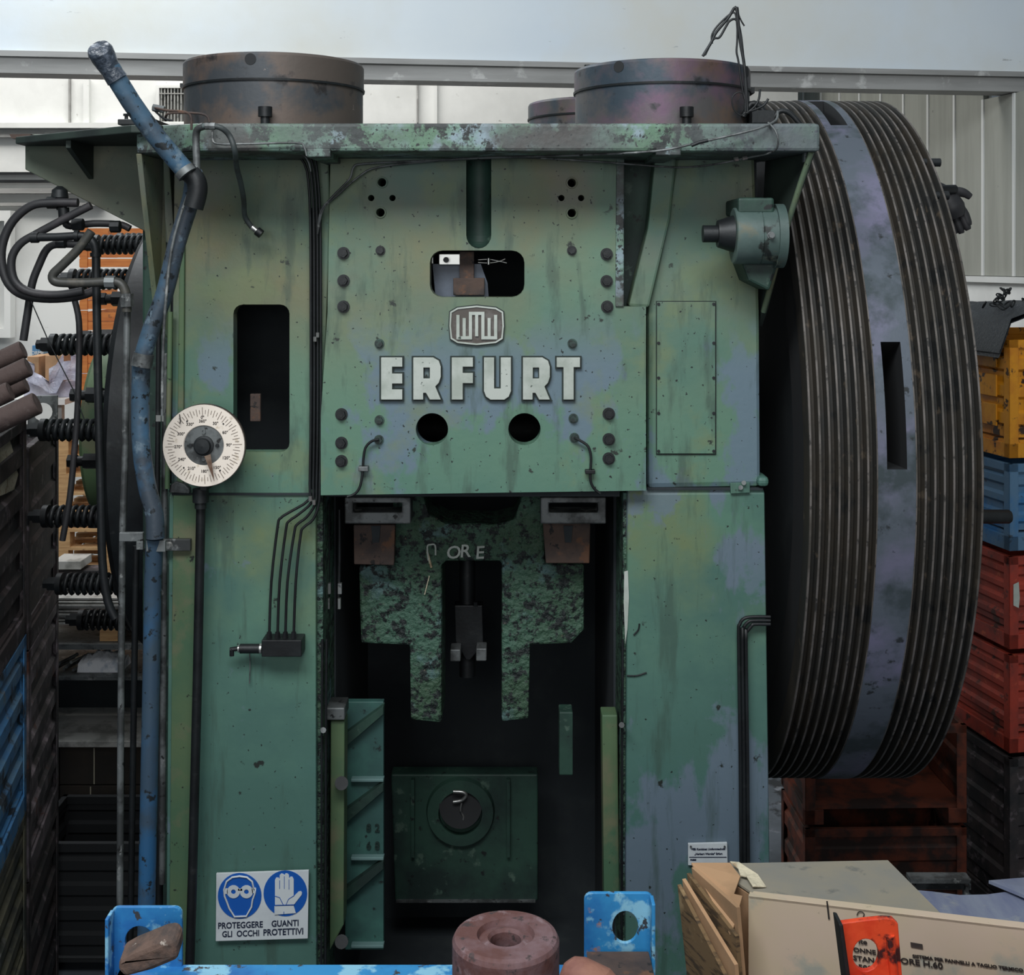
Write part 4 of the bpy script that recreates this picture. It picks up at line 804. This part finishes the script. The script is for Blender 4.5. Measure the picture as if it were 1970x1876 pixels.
# --- crates on the right, turned with the side wall
rz = math.atan2(.2, 1); c0 = P(1942, 0, 7.0)
ux = Vector((math.cos(rz), math.sin(rz), 0)); uy = Vector((-math.sin(rz), math.cos(rz), 0))
def rc(z, h, m, lab, ribs, w=1.0):
    return crate('metal_crate', lab, (c0.x, c0.y, z), rz, w, 1.2, h-.022, m, ribs)
rc(FZ, .93, crate_dk, 'dark rusty crate at the bottom of the right stack', 4)
rc(.34, .55, crate_r, 'lower red corrugated crate in the right stack', 4)
rc(.90, .52, crate_r, 'upper red corrugated crate with white paint splash', 4)
rc(1.43, .49, crate_b3, 'pale blue crate between red and yellow ones', 3)
yc = rc(1.93, .66, crate_y, 'yellow rust-flecked crate topmost of the right stack', 3)
# ribs and pressed squares on the yellow crate flank
for i in range(3):
    for j in range(4):
        part('pressed_square', MB().box((-.006, .12+j*.27, .16+i*.16), (.004, .32+j*.27, .28+i*.16)), crate_y, yc, .003, local=True)
    part('pressed_square', MB().box((.12+i*.27, -.006, .2), (.32+i*.27, .004, .5)), crate_y, yc, .003, local=True)
mt = MB(); n = 14
for i in range(n+1):
    t = i/n; mt.add([], [])
vs = [];
for i in range(n+1):
    for j in range(9):
        u = -.08+1.0*i/n; v = -.03+1.15*j/8; zz = 2.60+.17*math.sin(min(1, i/4)*PI/2)*(1-.3*j/8)+.02*math.sin(i*1.9+j*.7)
        if i == 0: zz = 2.50
        p = Vector((c0.x, c0.y, 0))+ux*u+uy*v; vs.append((p.x, p.y, zz))
o_ = len(vs); vs += [(x, y, z-.025) for x, y, z in vs]
fs = [(i*9+j, (i+1)*9+j, (i+1)*9+j+1, i*9+j+1) for i in range(n) for j in range(8)]; fs += [tuple(o_+k for k in f[::-1]) for f in fs]
solo('ribbed_mat', MB().add(vs, fs, True), tarp_m, 'black ribbed rubber mat draped over the yellow crate', 'mat')
# coil of chain links on the mat
ch = MB()
for i in range(46):
    a = i*.9; rr = .10+.11*random.random(); c_ = Vector((c0.x, c0.y, 2.74+.10*random.random()))+ux*(.16+rr*math.cos(a))+uy*(.12+rr*math.sin(a)*.9)
    t1 = Vector((random.random()-.5, random.random()-.5, random.random()-.5)).normalized(); t2 = t1.orthogonal().normalized()
    ch.tube([c_+t1*.022*math.cos(k*PI/4)+t2*.014*math.sin(k*PI/4) for k in range(9)], .0045, seg=5, smooth=0)
solo('chain', ch, black, 'heap of small dark chain on the ribbed mat', 'chain', kind='stuff')
solo('steel_pin', MB().cyl(P(1868, 994, 6.7), P(1940, 994, 6.75), .036, .036, seg=20).cyl(P(1940, 994, 6.75), P(1945, 994, 6.75), .036, .028, seg=20), black, 'dark round steel pin jutting in front of pale blue crate', 'pin')
solo('white_splash_tag', MB().plate([(1950, 1125), (1960, 1120), (1962, 1150), (1960, 1170), (1950, 1165)], 6.96, .004), letter_w, 'white paper scrap stuck on the upper red crate post', 'label')
# dark rusty crates low behind the flywheel
crate('low_crate', 'dark rusty open crate low behind the flywheel, lower one', (1.58, 7.0, FZ), .03, .88, .55, .53, crate_o, 2)
crate('low_crate', 'dark rusty open crate stacked on another behind the flywheel', (1.58, 7.0, -.045), .03, .88, .55, .53, crate_o, 2, sides='blr')
# --- foreground blue crate with two lugs
X0, X1 = P(213, 0, 2.7).x, P(1258, 0, 2.7).x
FG = root('metal_crate', ((X0+X1)/2, 2.3, .75), 'bright blue foreground crate with two holed corner lugs', 'crate')
def fg(n, mb, m=crate_blue, b=.003, **k): return part(n, mb, m, FG, b, **k)
ztop = P(0, 1860, 2.7).z
fg('top_rail', MB().box((X0+.02, 2.66, ztop-.035), (X1-.02, 2.71, ztop)))
fg('top_rail', MB().box((X0+.02, 1.9, ztop-.035), (X1-.02, 1.94, ztop)))
for x in (X0+.02, X1-.05): fg('top_rail', MB().box((x, 1.9, ztop-.035), (x+.03, 2.7, ztop)))
pn = MB().box((X0+.02, 2.68, .80), (X1-.02, 2.69, ztop-.03)).box((X0+.02, 1.91, .80), (X1-.02, 1.92, ztop-.03)); fg('side_panel', pn)
for x in (X0+.025, X1-.035): fg('side_panel', MB().box((x, 1.92, .80), (x+.01, 2.68, ztop-.03)))
fg('floor_sheet', MB().box((X0+.02, 1.91, .78), (X1-.02, 2.69, .80)))
def lug(x0, x1, yt, yb, hx, hy, hrx, hry, Y):
    fg('stacking_lug', MB().plate(rrect(x0, yt, x1, yb, 14), Y, .010, [circ(hx, hy, hrx, 28, hry)]), b=.002)
lug(213, 350, 1746, 1900, 268, 1812, 28, 30, 2.70); lug(1124, 1257, 1719, 1900, 1203, 1784, 25, 31, 2.70)
for x in (213, 1250): fg('lug_side', MB().box((P(x, 0, 2.7).x, 2.66, ztop-.1), (P(x+7, 0, 2.7).x, 2.70, P(0, 1750 if x < 500 else 1722, 2.7).z)), b=.002)
fg('gusset_plate', MB().prism([(P(1124, 0, 2.68).x, 2.55, ztop+.03), (P(1252, 0, 2.68).x, 2.55, ztop+.03), (P(1246, 0, 2.7).x, 2.68, ztop+.035), (P(1128, 0, 2.7).x, 2.68, ztop+.035)], t=(0, 0, .008)), rust, .002)
for x in (X0, X1-.06):
    for y in (1.9, 2.66): fg('corner_post', MB().box((x, y, .25 if False else .78), (x+.05, y+.04, ztop-.02)))
# the crate stands on two more, out of the frame
for zz, hh, lab in ((FZ, .69, 'supporting blue crate below the foreground crate, on the floor'), (.10, .68, 'supporting blue crate directly under the foreground crate')):
    crate('metal_crate', lab, (X0, 1.9, zz), 0, X1-X0, .82, hh, crate_blue, 3)
# scrap block and forged pieces in the blue crate
blk = MB().prism([P(224, 1866, 2.56), P(230, 1850, 2.56), P(262, 1832, 2.56), P(306, 1814, 2.56), P(332, 1810, 2.56), P(341, 1822, 2.56), P(343, 1848, 2.56), P(300, 1866, 2.56), P(240, 1882, 2.56)], t=(0, .05, 0.015))
solo('scrap_block', blk, mat('scrap_iron', (96, 76, 66), [((66, 56, 52), 12, .5, .06), ((66, 120, 140), 8, .55, .03, dict(z=(.09, .13))), ((176, 166, 156), 22, .66, .02)], .8, bump=(.6, 40, .01)), 'chipped brown iron block with blue paint against left lug', 'block', bev=.012)
solo('scrap_block', MB().prism([(X0+.06, 2.2, .80), (X0+.34, 2.2, .80), (X0+.34, 2.2, 1.50), (X0+.22, 2.2, 1.53), (X0+.06, 2.2, 1.49)], t=(0, .44, 0)), billet_d, 'flat rusty slab under the chipped iron block', 'block', bev=.01)
Yb = 2.42; rb = 103*Yb/F; cb = P(973, 1797, Yb)
solo('forged_ring', MB().lathe((cb.x, Yb, .81), (0, 0, 1), [(0, .001), (0, rb), (cb.z-.81-.012, rb), (cb.z-.81-.004, rb-.004), (cb.z-.81, rb-.012), (cb.z-.81, rb*.54), (cb.z-.81-.010, rb*.50), (cb.z-.81-.006, rb*.34), (cb.z-.81-.012, rb*.29), (cb.z-.81-.08, rb*.27), (cb.z-.81-.08, .001)], 56), billet, 'upright purple-brown forged cylinder with a central bore', 'cylinder')
e1 = P(1095, 1846, 2.34); dd = Vector((.46, -.30, -.72)).normalized()
solo('forged_cone', MB().lathe(e1, dd, [(0, .001), (.001, .012), (.012, .028), (.05, .056), (.12, .074), (.42, .078), (.42, .001)], 36), billet_o, 'tilted orange-brown forged blank leaning beside the cylinder', 'blank')

# ================================================================ CARDBOARD ON THE RIGHT
def sheet(name, pts, t, m, lab, **k):
    return solo(name, MB().prism(pts, t=t), m, lab, 'cardboard', k.get('group'), .001)
BL, BRr, FR, FLl = P(1345, 1664, 3.62), P(1708, 1657, 3.66), P(1795, 1757, 3.36), P(1440, 1722, 3.46)
box1 = root('cardboard_box', ((BL.x+FR.x)/2, 3.5, .35), 'large tan cardboard box with printed lettering and shade-darkened grey top', 'box')
A1, A2 = P(1440, 1724, 3.44), P(1985, 1788, 3.14)
dn = Vector((0, 0, -1.0))
part('front_panel', MB().prism([A1, A2, A2+dn, A1+dn], t=(.002, .006, 0)), card, box1)
fo = MB().prism([A1+Vector((0, 0, .001)), A2+Vector((0, 0, .001)), A2+Vector((.01, .03, .0)), A1+Vector((.01, .03, 0))], t=(0, 0, -.008)); part('front_fold', fo, card, box1, .001)
part('top_flap', MB().prism([BL+Vector((.03, 0, .003)), BRr+Vector((0, 0, .003)), FR+Vector((.02, -.02, .003)), A1+Vector((.015, .012, .001))], t=(0, 0, -.006)), card_g, box1)
part('side_panel', MB().prism([BL+Vector((.03, 0, -.01)), A1+Vector((.01, .02, -.01)), A1+dn+Vector((.01, 0, .01)), BL+dn+Vector((.12, 0, .1))], t=(.006, 0, 0)), card_b, box1)
part('back_panel', MB().prism([BL+Vector((.05, .0, -.01)), BRr+Vector((0, .0, -.01)), BRr+dn, BL+dn+Vector((.1, 0, 0))], t=(0, -.005, 0)), card_b, box1)
part('torn_edge', MB().prism([P(1404, 1665, 3.60)+Vector((0, 0, .008)), P(1422, 1668, 3.58)+Vector((0, 0, .01)), P(1440, 1680, 3.55)+Vector((0, 0, .01)), P(1458, 1690, 3.53)+Vector((0, 0, .008)), P(1474, 1714, 3.48)+Vector((0, 0, .008)), P(1448, 1716, 3.47)+Vector((0, 0, .012)), P(1436, 1698, 3.52)+Vector((0, 0, .014)), P(1424, 1692, 3.53)+Vector((0, 0, .008)), P(1420, 1680, 3.56)+Vector((0, 0, .01))], t=(0, 0, .004)), torn, box1, .001)
part('brown_flap', MB().prism([P(1330, 1664, 3.60)+Vector((0, 0, .006)), P(1404, 1664, 3.60)+Vector((0, 0, .006)), P(1424, 1690, 3.52)+Vector((0, 0, .006)), P(1412, 1724, 3.44)+Vector((0, 0, .006)), P(1428, 1728, 3.42)+Vector((0, 0, .006)), P(1408, 1795, 3.36), P(1404, 1795, 3.36)], t=(0, 0, -.005)), card_b, box1)
fd = (A2-A1).normalized(); fn = fd.cross(Vector((0, 0, 1))); fn = fn if fn.y < 0 else -fn; off = fn*.003
def onface(px, py):
    t = 0
    for _ in range(30):
        Y = A1.y+(A2.y-A1.y)*t; x = P(px, 0, Y).x; t = (x-A1.x)/(A2.x-A1.x)
    return P(px, py, A1.y+(A2.y-A1.y)*t)+off
up = (Vector((0, 0, 1))-fd*fd.z).normalized()
for s_, x, y, sz in (('SISTEMA PER PANNELLI A TAGLIO TERMICO', 1756, 1841, 8), ('CONNETTORE H.60', 1640, 1852, 15), ('CONNETTORE', 1620, 1834, 15), ('STANDARD', 1641, 1848, 14), ('500', 1652, 1864, 14)):
    if s_ == 'CONNETTORE H.60': s_, x = 'ORE H.60', 1733
    if s_ == 'CONNETTORE': s_, x, y, sz = 'ONNE', 1642, 1830, 12
    if s_ == 'STANDARD': s_, x, y, sz = 'STAN', 1642, 1846, 13
    part('print', text_mb(s_, sz*3.3/F, onface(x, y), fd, up, .001, .0004, sx=1.25), ink, box1)
part('print', MB().prism([onface(1752, 1812), onface(1775, 1816), onface(1776, 1825), onface(1753, 1821)], t=(0, .001, 0)), rust, box1)
part('print', text_mb('ite', 13*3.3/F, onface(1652, 1814), fd, up, .001, .0004, sx=1.25), ink, box1)
part('print', MB().tube([onface(1649, 1760), onface(1652, 1754), onface(1658, 1753), onface(1663, 1758), onface(1661, 1763)], .0012, seg=4), ink, box1)
part('staple', MB().prism([onface(1590, 1733), onface(1593, 1733), onface(1597, 1768), onface(1594, 1768)], t=(0, .001, 0)), ink, box1)
# flattened cartons standing on edge at the left of the box
for i, (dx, dz, m, lab) in enumerate(((-.006, -.012, card_b, 'flattened brown carton nearest the printed box side'), (-.022, -.022, card_e, 'second flattened carton with frayed dark edges'), (-.038, -.05, card_b, 'third flattened carton leaning on the pile'), (-.054, -.085, card_e, 'outermost flattened carton at the left of the pile'))):
    a, b = BL+Vector((dx+.01, -.02, dz)), P(1432-i*9, 1900, 3.30)+Vector((dx, 0, 0)); a2 = BL+Vector((dx+.01, -.02, dz)); 
    q1 = P(1337-i*9, 1668+i*11, 3.58-i*.02); q2 = P(1424-i*2, 1745+i*55, 3.36-i*.02); 
    solo('flat_carton', MB().prism([q1, q2, Vector((q2.x+.08, q2.y, .35)), Vector((q1.x+.10, q1.y, .35))], t=(-.010, -.004, 0)), m, lab, 'carton', 'flattened cartons beside the printed box')
solo('plinth', MB().box((.35, 3.1, FZ), (1.5, 3.75, .33)), crate_dk, 'dark timber plinth carrying the cardboard box', 'plinth', bev=.01)
# pale dusty sheets behind the box
zs = .62
sh = MB(); nx, ny = 12, 8; vs = []
for i in range(nx+1):
    for j in range(ny+1):
        x = 1.15+1.25*i/nx; y = 3.7+1.15*j/ny; vs.append((x, y, zs+.012*math.sin(i*1.3+j*.5)+.02*(j/ny)))
o_ = len(vs); vs += [(x, y, z-.02) for x, y, z in vs]
fs = [(i*(ny+1)+j, (i+1)*(ny+1)+j, (i+1)*(ny+1)+j+1, i*(ny+1)+j+1) for i in range(nx) for j in range(ny)]; fs += [tuple(o_+k for k in f[::-1]) for f in fs]
solo('dust_sheet', MB().add(vs, fs, True), dust_sheet, 'pale lilac dusty sheet lying behind the cardboard box', 'sheet')
solo('dust_sheet', MB().prism([P(1902, 1700, 4.9), P(1975, 1694, 4.95), (2.3, 4.6, zs+.06), (1.98, 4.6, zs+.05)], t=(0, 0, .012)), dust_sheet, 'small pale sheet overlapping at the right edge of frame', 'sheet')
solo('low_table', MB().box((1.15, 3.76, zs-.06), (2.6, 4.84, zs-.025)).box((1.2, 3.8, FZ), (1.3, 3.9, zs-.05)).box((2.45, 3.8, FZ), (2.55, 3.9, zs-.05)).box((1.2, 4.7, FZ), (1.3, 4.8, zs-.05)).box((2.45, 4.7, FZ), (2.55, 4.8, zs-.05)), crate_dk, 'dark low table under the pale sheets', 'table')
solo('steel_angle', MB().pbox(1752, 1692, 1868, 1700, 5.2, 5.26).pbox(1752, 1700, 1868, 1712, 5.24, 5.26).box(P(1756, 1705, 5.22), (P(1762, 0, 5.22).x, 5.26, FZ)).box(P(1858, 1705, 5.22), (P(1864, 0, 5.22).x, 5.26, FZ)), grey, 'narrow grey steel angle stand behind the sheets', 'stand')
# red crate lug in the foreground
RC = root('metal_crate', (1.2, 2.2, .7), 'bright red foreground crate showing one holed corner lug', 'crate')
rz_ = P(0, 1905, 2.6).z; RX0 = P(1626, 0, 2.6).x
part('stacking_lug', MB().plate([(1616, 1777), (1660, 1771), (1700, 1767), (1718, 1768), (1728, 1778), (1738, 1905), (1634, 1905)], 2.60, .014, [circ(1666, 1838, 25, 28, 31)]), red_lug, RC, .003)
part('lug_lip', MB().plate([(1614, 1778), (1622, 1780), (1640, 1905), (1630, 1905)], 2.56, .05), black, RC, .002)
part('lug_rib', MB().ptube([(1712, 1800), (1716, 1840), (1722, 1900)], 2.60, 9, seg=10, smooth=1), red_lug, RC)
for a, b in (((RX0, 2.57), (RX0+1.1, 2.61)), ((RX0, 1.8), (RX0+1.1, 1.84)), ((RX0, 1.8), (RX0+.04, 2.6)), ((RX0+1.06, 1.8), (RX0+1.1, 2.6))):
    part('top_rail', MB().box((a[0], a[1], rz_-.04), (b[0], b[1], rz_)), red_lug, RC, .003)
    part('side_panel', MB().box((a[0]+.01, a[1]+.01, .72), (b[0]-.01, b[1]-.01, rz_-.03)), crate_r, RC)
part('floor_sheet', MB().box((RX0, 1.8, .70), (RX0+1.1, 2.6, .72)), crate_r, RC)
crate('metal_crate', 'supporting red crate under the foreground red crate', (RX0, 1.8, .06), 0, 1.1, .8, .63, crate_r, 3)
crate('metal_crate', 'lowest supporting red crate standing on the floor', (RX0, 1.8, FZ), 0, 1.1, .8, .65, crate_r, 3)

# ================================================================ RUBBER GLOVE ON THE FLYWHEEL
Yg = 5.55; GM = MB()
def gp(x, y, dy=0): return P(x, y, Yg+dy)
GM.tube([gp(1796, 362), gp(1810, 372), gp(1822, 386), gp(1832, 402), gp(1840, 418)], .03, seg=14, rs=[.034, .042, .052, .056, .040])
for f in ([(1822, 402), (1828, 422), (1834, 440), (1838, 450)], [(1832, 408), (1841, 426), (1847, 440), (1850, 449)], [(1842, 404), (1852, 420), (1860, 436), (1863, 442)], [(1846, 398), (1856, 412), (1862, 428), (1864, 434)]):
    i = f[0][0]; GM.tube([gp(x, y, (1835-i)*.0009) for x, y in f], .013, seg=10, rs=[.020, .0185, .017, .012])
GM.tube([gp(1824, 382), gp(1840, 370), gp(1854, 371), gp(1867, 379)], .015, seg=10, rs=[.028, .022, .020, .014])
solo('rubber_glove', GM, rubber, 'black rubber glove hanging at the right rim of the flywheel', 'glove')
pp('rim_peg', MB().cyl((1.70, 5.42, 3.29), (1.88, 5.52, 3.30), .02, seg=10), black)

# ================================================================ LEFT BACKGROUND
def board(mb, a, b): return mb.box(a, b)
def pallet(x, y, z, w, d, lab, m, grp):
    r = root('wooden_pallet', (x, y, z), lab, 'pallet', grp)
    me1 = MB().box((0, 0, .105), (w, .09, .125)).mesh('deck_board', m); me2 = MB().box((0, 0, 0), (.1, .1, .085)).mesh('block', m); me3 = MB().box((0, 0, .085), (.1, d, .105)).mesh('stringer', m)
    for i in range(5): o = link('deck_board', me1); o.parent = r; o.location = (0, i*(d-.09)/4, 0)
    for i in range(3):
        o = link('stringer', me3); o.parent = r; o.location = (i*(w-.1)/2, 0, 0)
        for j in (0, 1): o = link('block', me2); o.parent = r; o.location = (i*(w-.1)/2, j*(d-.1), 0)
    return r
p0 = pallet(-3.14, 8.9, FZ, .8, 1.0, 'tan wooden pallet in the tall stack behind the left crates', pallet_m, 'tan pallets stacked behind the brake')
def dup(r, loc, label=None):
    c = r.copy(); COL.objects.link(c); c.location = loc
    if label: c['label'] = label
    for k in r.children:
        q = k.copy(); COL.objects.link(q); q.parent = c
    return c
for i in range(1, 19): dup(p0, (-3.14+.015*math.sin(i*2.1), 8.9, FZ+i*.1255))
# orange stained crates of planks on top
zz = FZ+19*.1255+.001
for i in range(10):
    r = root('plank_crate', (-2.98, 8.95, zz+i*.145), ('orange plank crate, lowest on the tan pallets', 'orange plank crate, second from the bottom', 'orange plank crate, third from the bottom', 'orange plank crate, fourth from the bottom', 'orange plank crate, fifth from the bottom', 'orange plank crate, fifth from the top', 'orange plank crate, fourth from the top', 'orange plank crate, third from the top', 'orange plank crate, second from the top', 'orange plank crate, topmost below the olive web')[i], 'crate', 'orange plank crates above the pallets')
    for j in range(2): part('plank', MB().box((0, 0, .005+j*.065), (1.0, .02, .062+j*.065)), orange_w, r, local=True)
    for j in range(2): part('plank', MB().box((0, .02, .005+j*.065), (.02, .8, .062+j*.065)), orange_w, r, local=True)
    for x in (.01, .9): part('post', MB().box((x, -.015, 0), (x+.05, .0, .14)), orange_w, r, local=True)
# table with wrapped cardboard boxes
tb = root('work_table', (-3.75, 9.6, FZ), 'pale work table with wrapped boxes behind the iron bars', 'table')
tz = P(0, 760, 9.6).z
part('tabletop', MB().box((-4.3, 9.3, tz-.04), (-3.2, 10.1, tz)), wall_b, tb)
for x in (-4.25, -3.3):
    for y in (9.35, 10.0): part('leg', MB().box((x, y, FZ), (x+.06, y+.06, tz-.04)), trim_m, tb)
def wx(px, Y): return P(px, 0, Y).x
for a, b, ya, yb, Y, m, lab in ((62, 84, 684, 730, 9.45, card_b, 'small brown cardboard box on table, left one'), (96, 130, 682, 735, 9.5, card_b, 'taller brown cardboard box on table, right one'), (55, 155, 730, 759, 9.55, plastic_w, 'low white carton base under the wrapped boxes')):
    z0_ = tz if ya == 730 else P(0, 730, 9.55).z
    solo('carton', MB().box((wx(a, Y), Y-.1, z0_), (wx(b, Y), Y+.25, P(0, ya, Y).z)), m, lab, 'box', bev=.004)
wv = MB(); vs = []
for i in range(9):
    for j in range(6):
        px = 52+i*14; py = 688+j*10+14*math.sin(i*.8)*(1-j/6)+6*math.cos(j*2+i); vs.append(P(px, min(py+(0 if i not in (3, 4) else 18), 757), 9.30-.03*math.sin(i*2.1+j)))
o_ = len(vs); vs += [v+Vector((0, .006, 0)) for v in vs]
fs = [(i*6+j, i*6+j+1, (i+1)*6+j+1, (i+1)*6+j) for i in range(8) for j in range(2 if i in (1, 2, 5) else 0, 5)]; fs += [tuple(o_+k for k in f[::-1]) for f in fs]
solo('plastic_wrap', MB().add(vs, fs, True), plastic_w, 'crumpled white plastic wrap slumped over the table boxes', 'wrap')
bb = solo('blue_box', MB().box((wx(62, 9.6), 9.6, P(0, 684, 9.6).z), (wx(84, 9.6), 9.8, P(0, 665, 9.6).z)), crate_blue2, 'small blue-printed box on top of the cartons', 'box')
part('lettering', text_mb('ORME', 9*9.6/F, P(60, 682, 9.595), (1, 0, 0), (0, 0, 1), .002, .001), sign_w, bb)
# rack with table top, shelves and cartons
RK = root('storage_rack', (-2.4, 7.5, FZ), 'dark storage rack in the aisle seen between crates and pipes', 'rack')
RX = (-2.95, -1.75)
for z, t, m in ((.87, .03, grey), (.69, .02, grey), (.33, .03, sheet_m), (-.14, .03, grey)):
    part('shelf', MB().box((RX[0], 7.2, z-t), (RX[1], 7.75, z)), m, RK)
for x in (RX[0], RX[1]-.05):
    for y in (7.2, 7.7): part('upright', MB().box((x, y, FZ), (x+.05, y+.05, .85)), black, RK)
part('back_panel', MB().box((RX[0], 7.75, FZ), (RX[1], 7.77, .66)), void, RK)
cn = 0
cl_ = ('left', 'middle', 'right')
for k_ in range(3):
    for j in range(2):
        cn += 1; x = -2.88+k_*.36
        bxx = solo('dark_carton', MB().box((x, 7.24, -.139+j*.215), (x+.35, 7.6, .07+j*.215)), carton_d, 'dark brown carton in rack, %s row, %s stack' % (('lower', 'upper')[j], cl_[k_]), 'box', 'dark cartons on the lower rack shelf', .004)
        part('strap', MB().box((x+.17+.02*j, 7.236, -.135+j*.215), (x+.176+.02*j, 7.24, .065+j*.215)), strap_m, bxx)
        for q_ in bxx.children: q_.location = -bxx.location
clo = MB(); vs = []
for i in range(13):
    for j in range(6):
        u = i/12; a = PI*j/5; rr = .035+.022*math.sin(u*PI)+.008*math.sin(i*2.3+j*1.7); vs.append((wx(140, 7.2)+u*.25, 7.36-math.cos(a)*.09, .691+math.sin(a)*rr*1.7))
fs = [(i*6+j, (i+1)*6+j, (i+1)*6+j+1, i*6+j+1) for i in range(12) for j in range(5)]; fs += [tuple(i*6+j for i, j in ((0, k) for k in range(6)))[::-1], tuple(72+k for k in range(6))]
solo('white_rag', MB().add(vs, fs, True), cloth_w, 'folded white cloth bundle on the upper rack shelf', 'cloth')
for i in range(7):
    x = wx(98+i*7, 7.25); solo('pipe_offcut', MB().tube([(x, 7.26+.02*(i % 2), .708+.018*(i % 3)), (x+.05, 7.42, .712+.018*(i % 3))], .0095, seg=10, smooth=0), steel if i % 2 else grey, 'short grey pipe offcut in the bundle left of the white cloth', 'offcut', 'pipe offcuts on the rack shelf')
# sheet metal stack on a pallet on the rack top
ps = pallet(-2.30, 7.25, .872, .62, .45, 'small pallet on rack top carrying the sheet metal', pallet_m, None)
ps.scale = (1, 1, .8)
for i in range(9):
    dx = .03*math.sin(i*2.7); z = .974+i*.0165
    solo('metal_sheet', MB().box((-2.66+dx, 7.22+.01*(i % 3), z), (-1.70+dx*.5, 7.72, z+.009)), sheet_m, ('lowest thin metal sheet, resting on the small pallet', 'second metal sheet from the bottom of the pile', 'third metal sheet from the bottom of the pile', 'fourth metal sheet from the bottom of the pile', 'middle metal sheet of the pile on the rack', 'fourth metal sheet from the top of the pile', 'third metal sheet from the top of the pile', 'second metal sheet from the top of the pile', 'topmost thin metal sheet of the pile on the rack')[i], 'sheet', 'metal sheets on the rack')
solo('grey_plate', MB().box((wx(112, 7.6), 7.5, P(0, 1096, 7.5).z), (wx(166, 7.6), 7.7, P(0, 1080, 7.5).z)), sheet_m, 'pale grey plate above the sheet pile', 'plate', bev=.003)
solo('grey_case', MB().box((wx(112, 7.6), 7.55, 1.12+.01), (wx(195, 7.6), 7.7, P(0, 1098, 7.55).z)), crate_dk, 'dark case carrying the grey plate on the sheets', 'case', bev=.005)

ac = crate('metal_crate', 'corrugated crate with aisle shade in its colour, before the rack', (-2.45, 6.5, FZ), 0, .88, .6, .68, pocket_m, 4)  # added to darken the aisle; its black carries the shade there
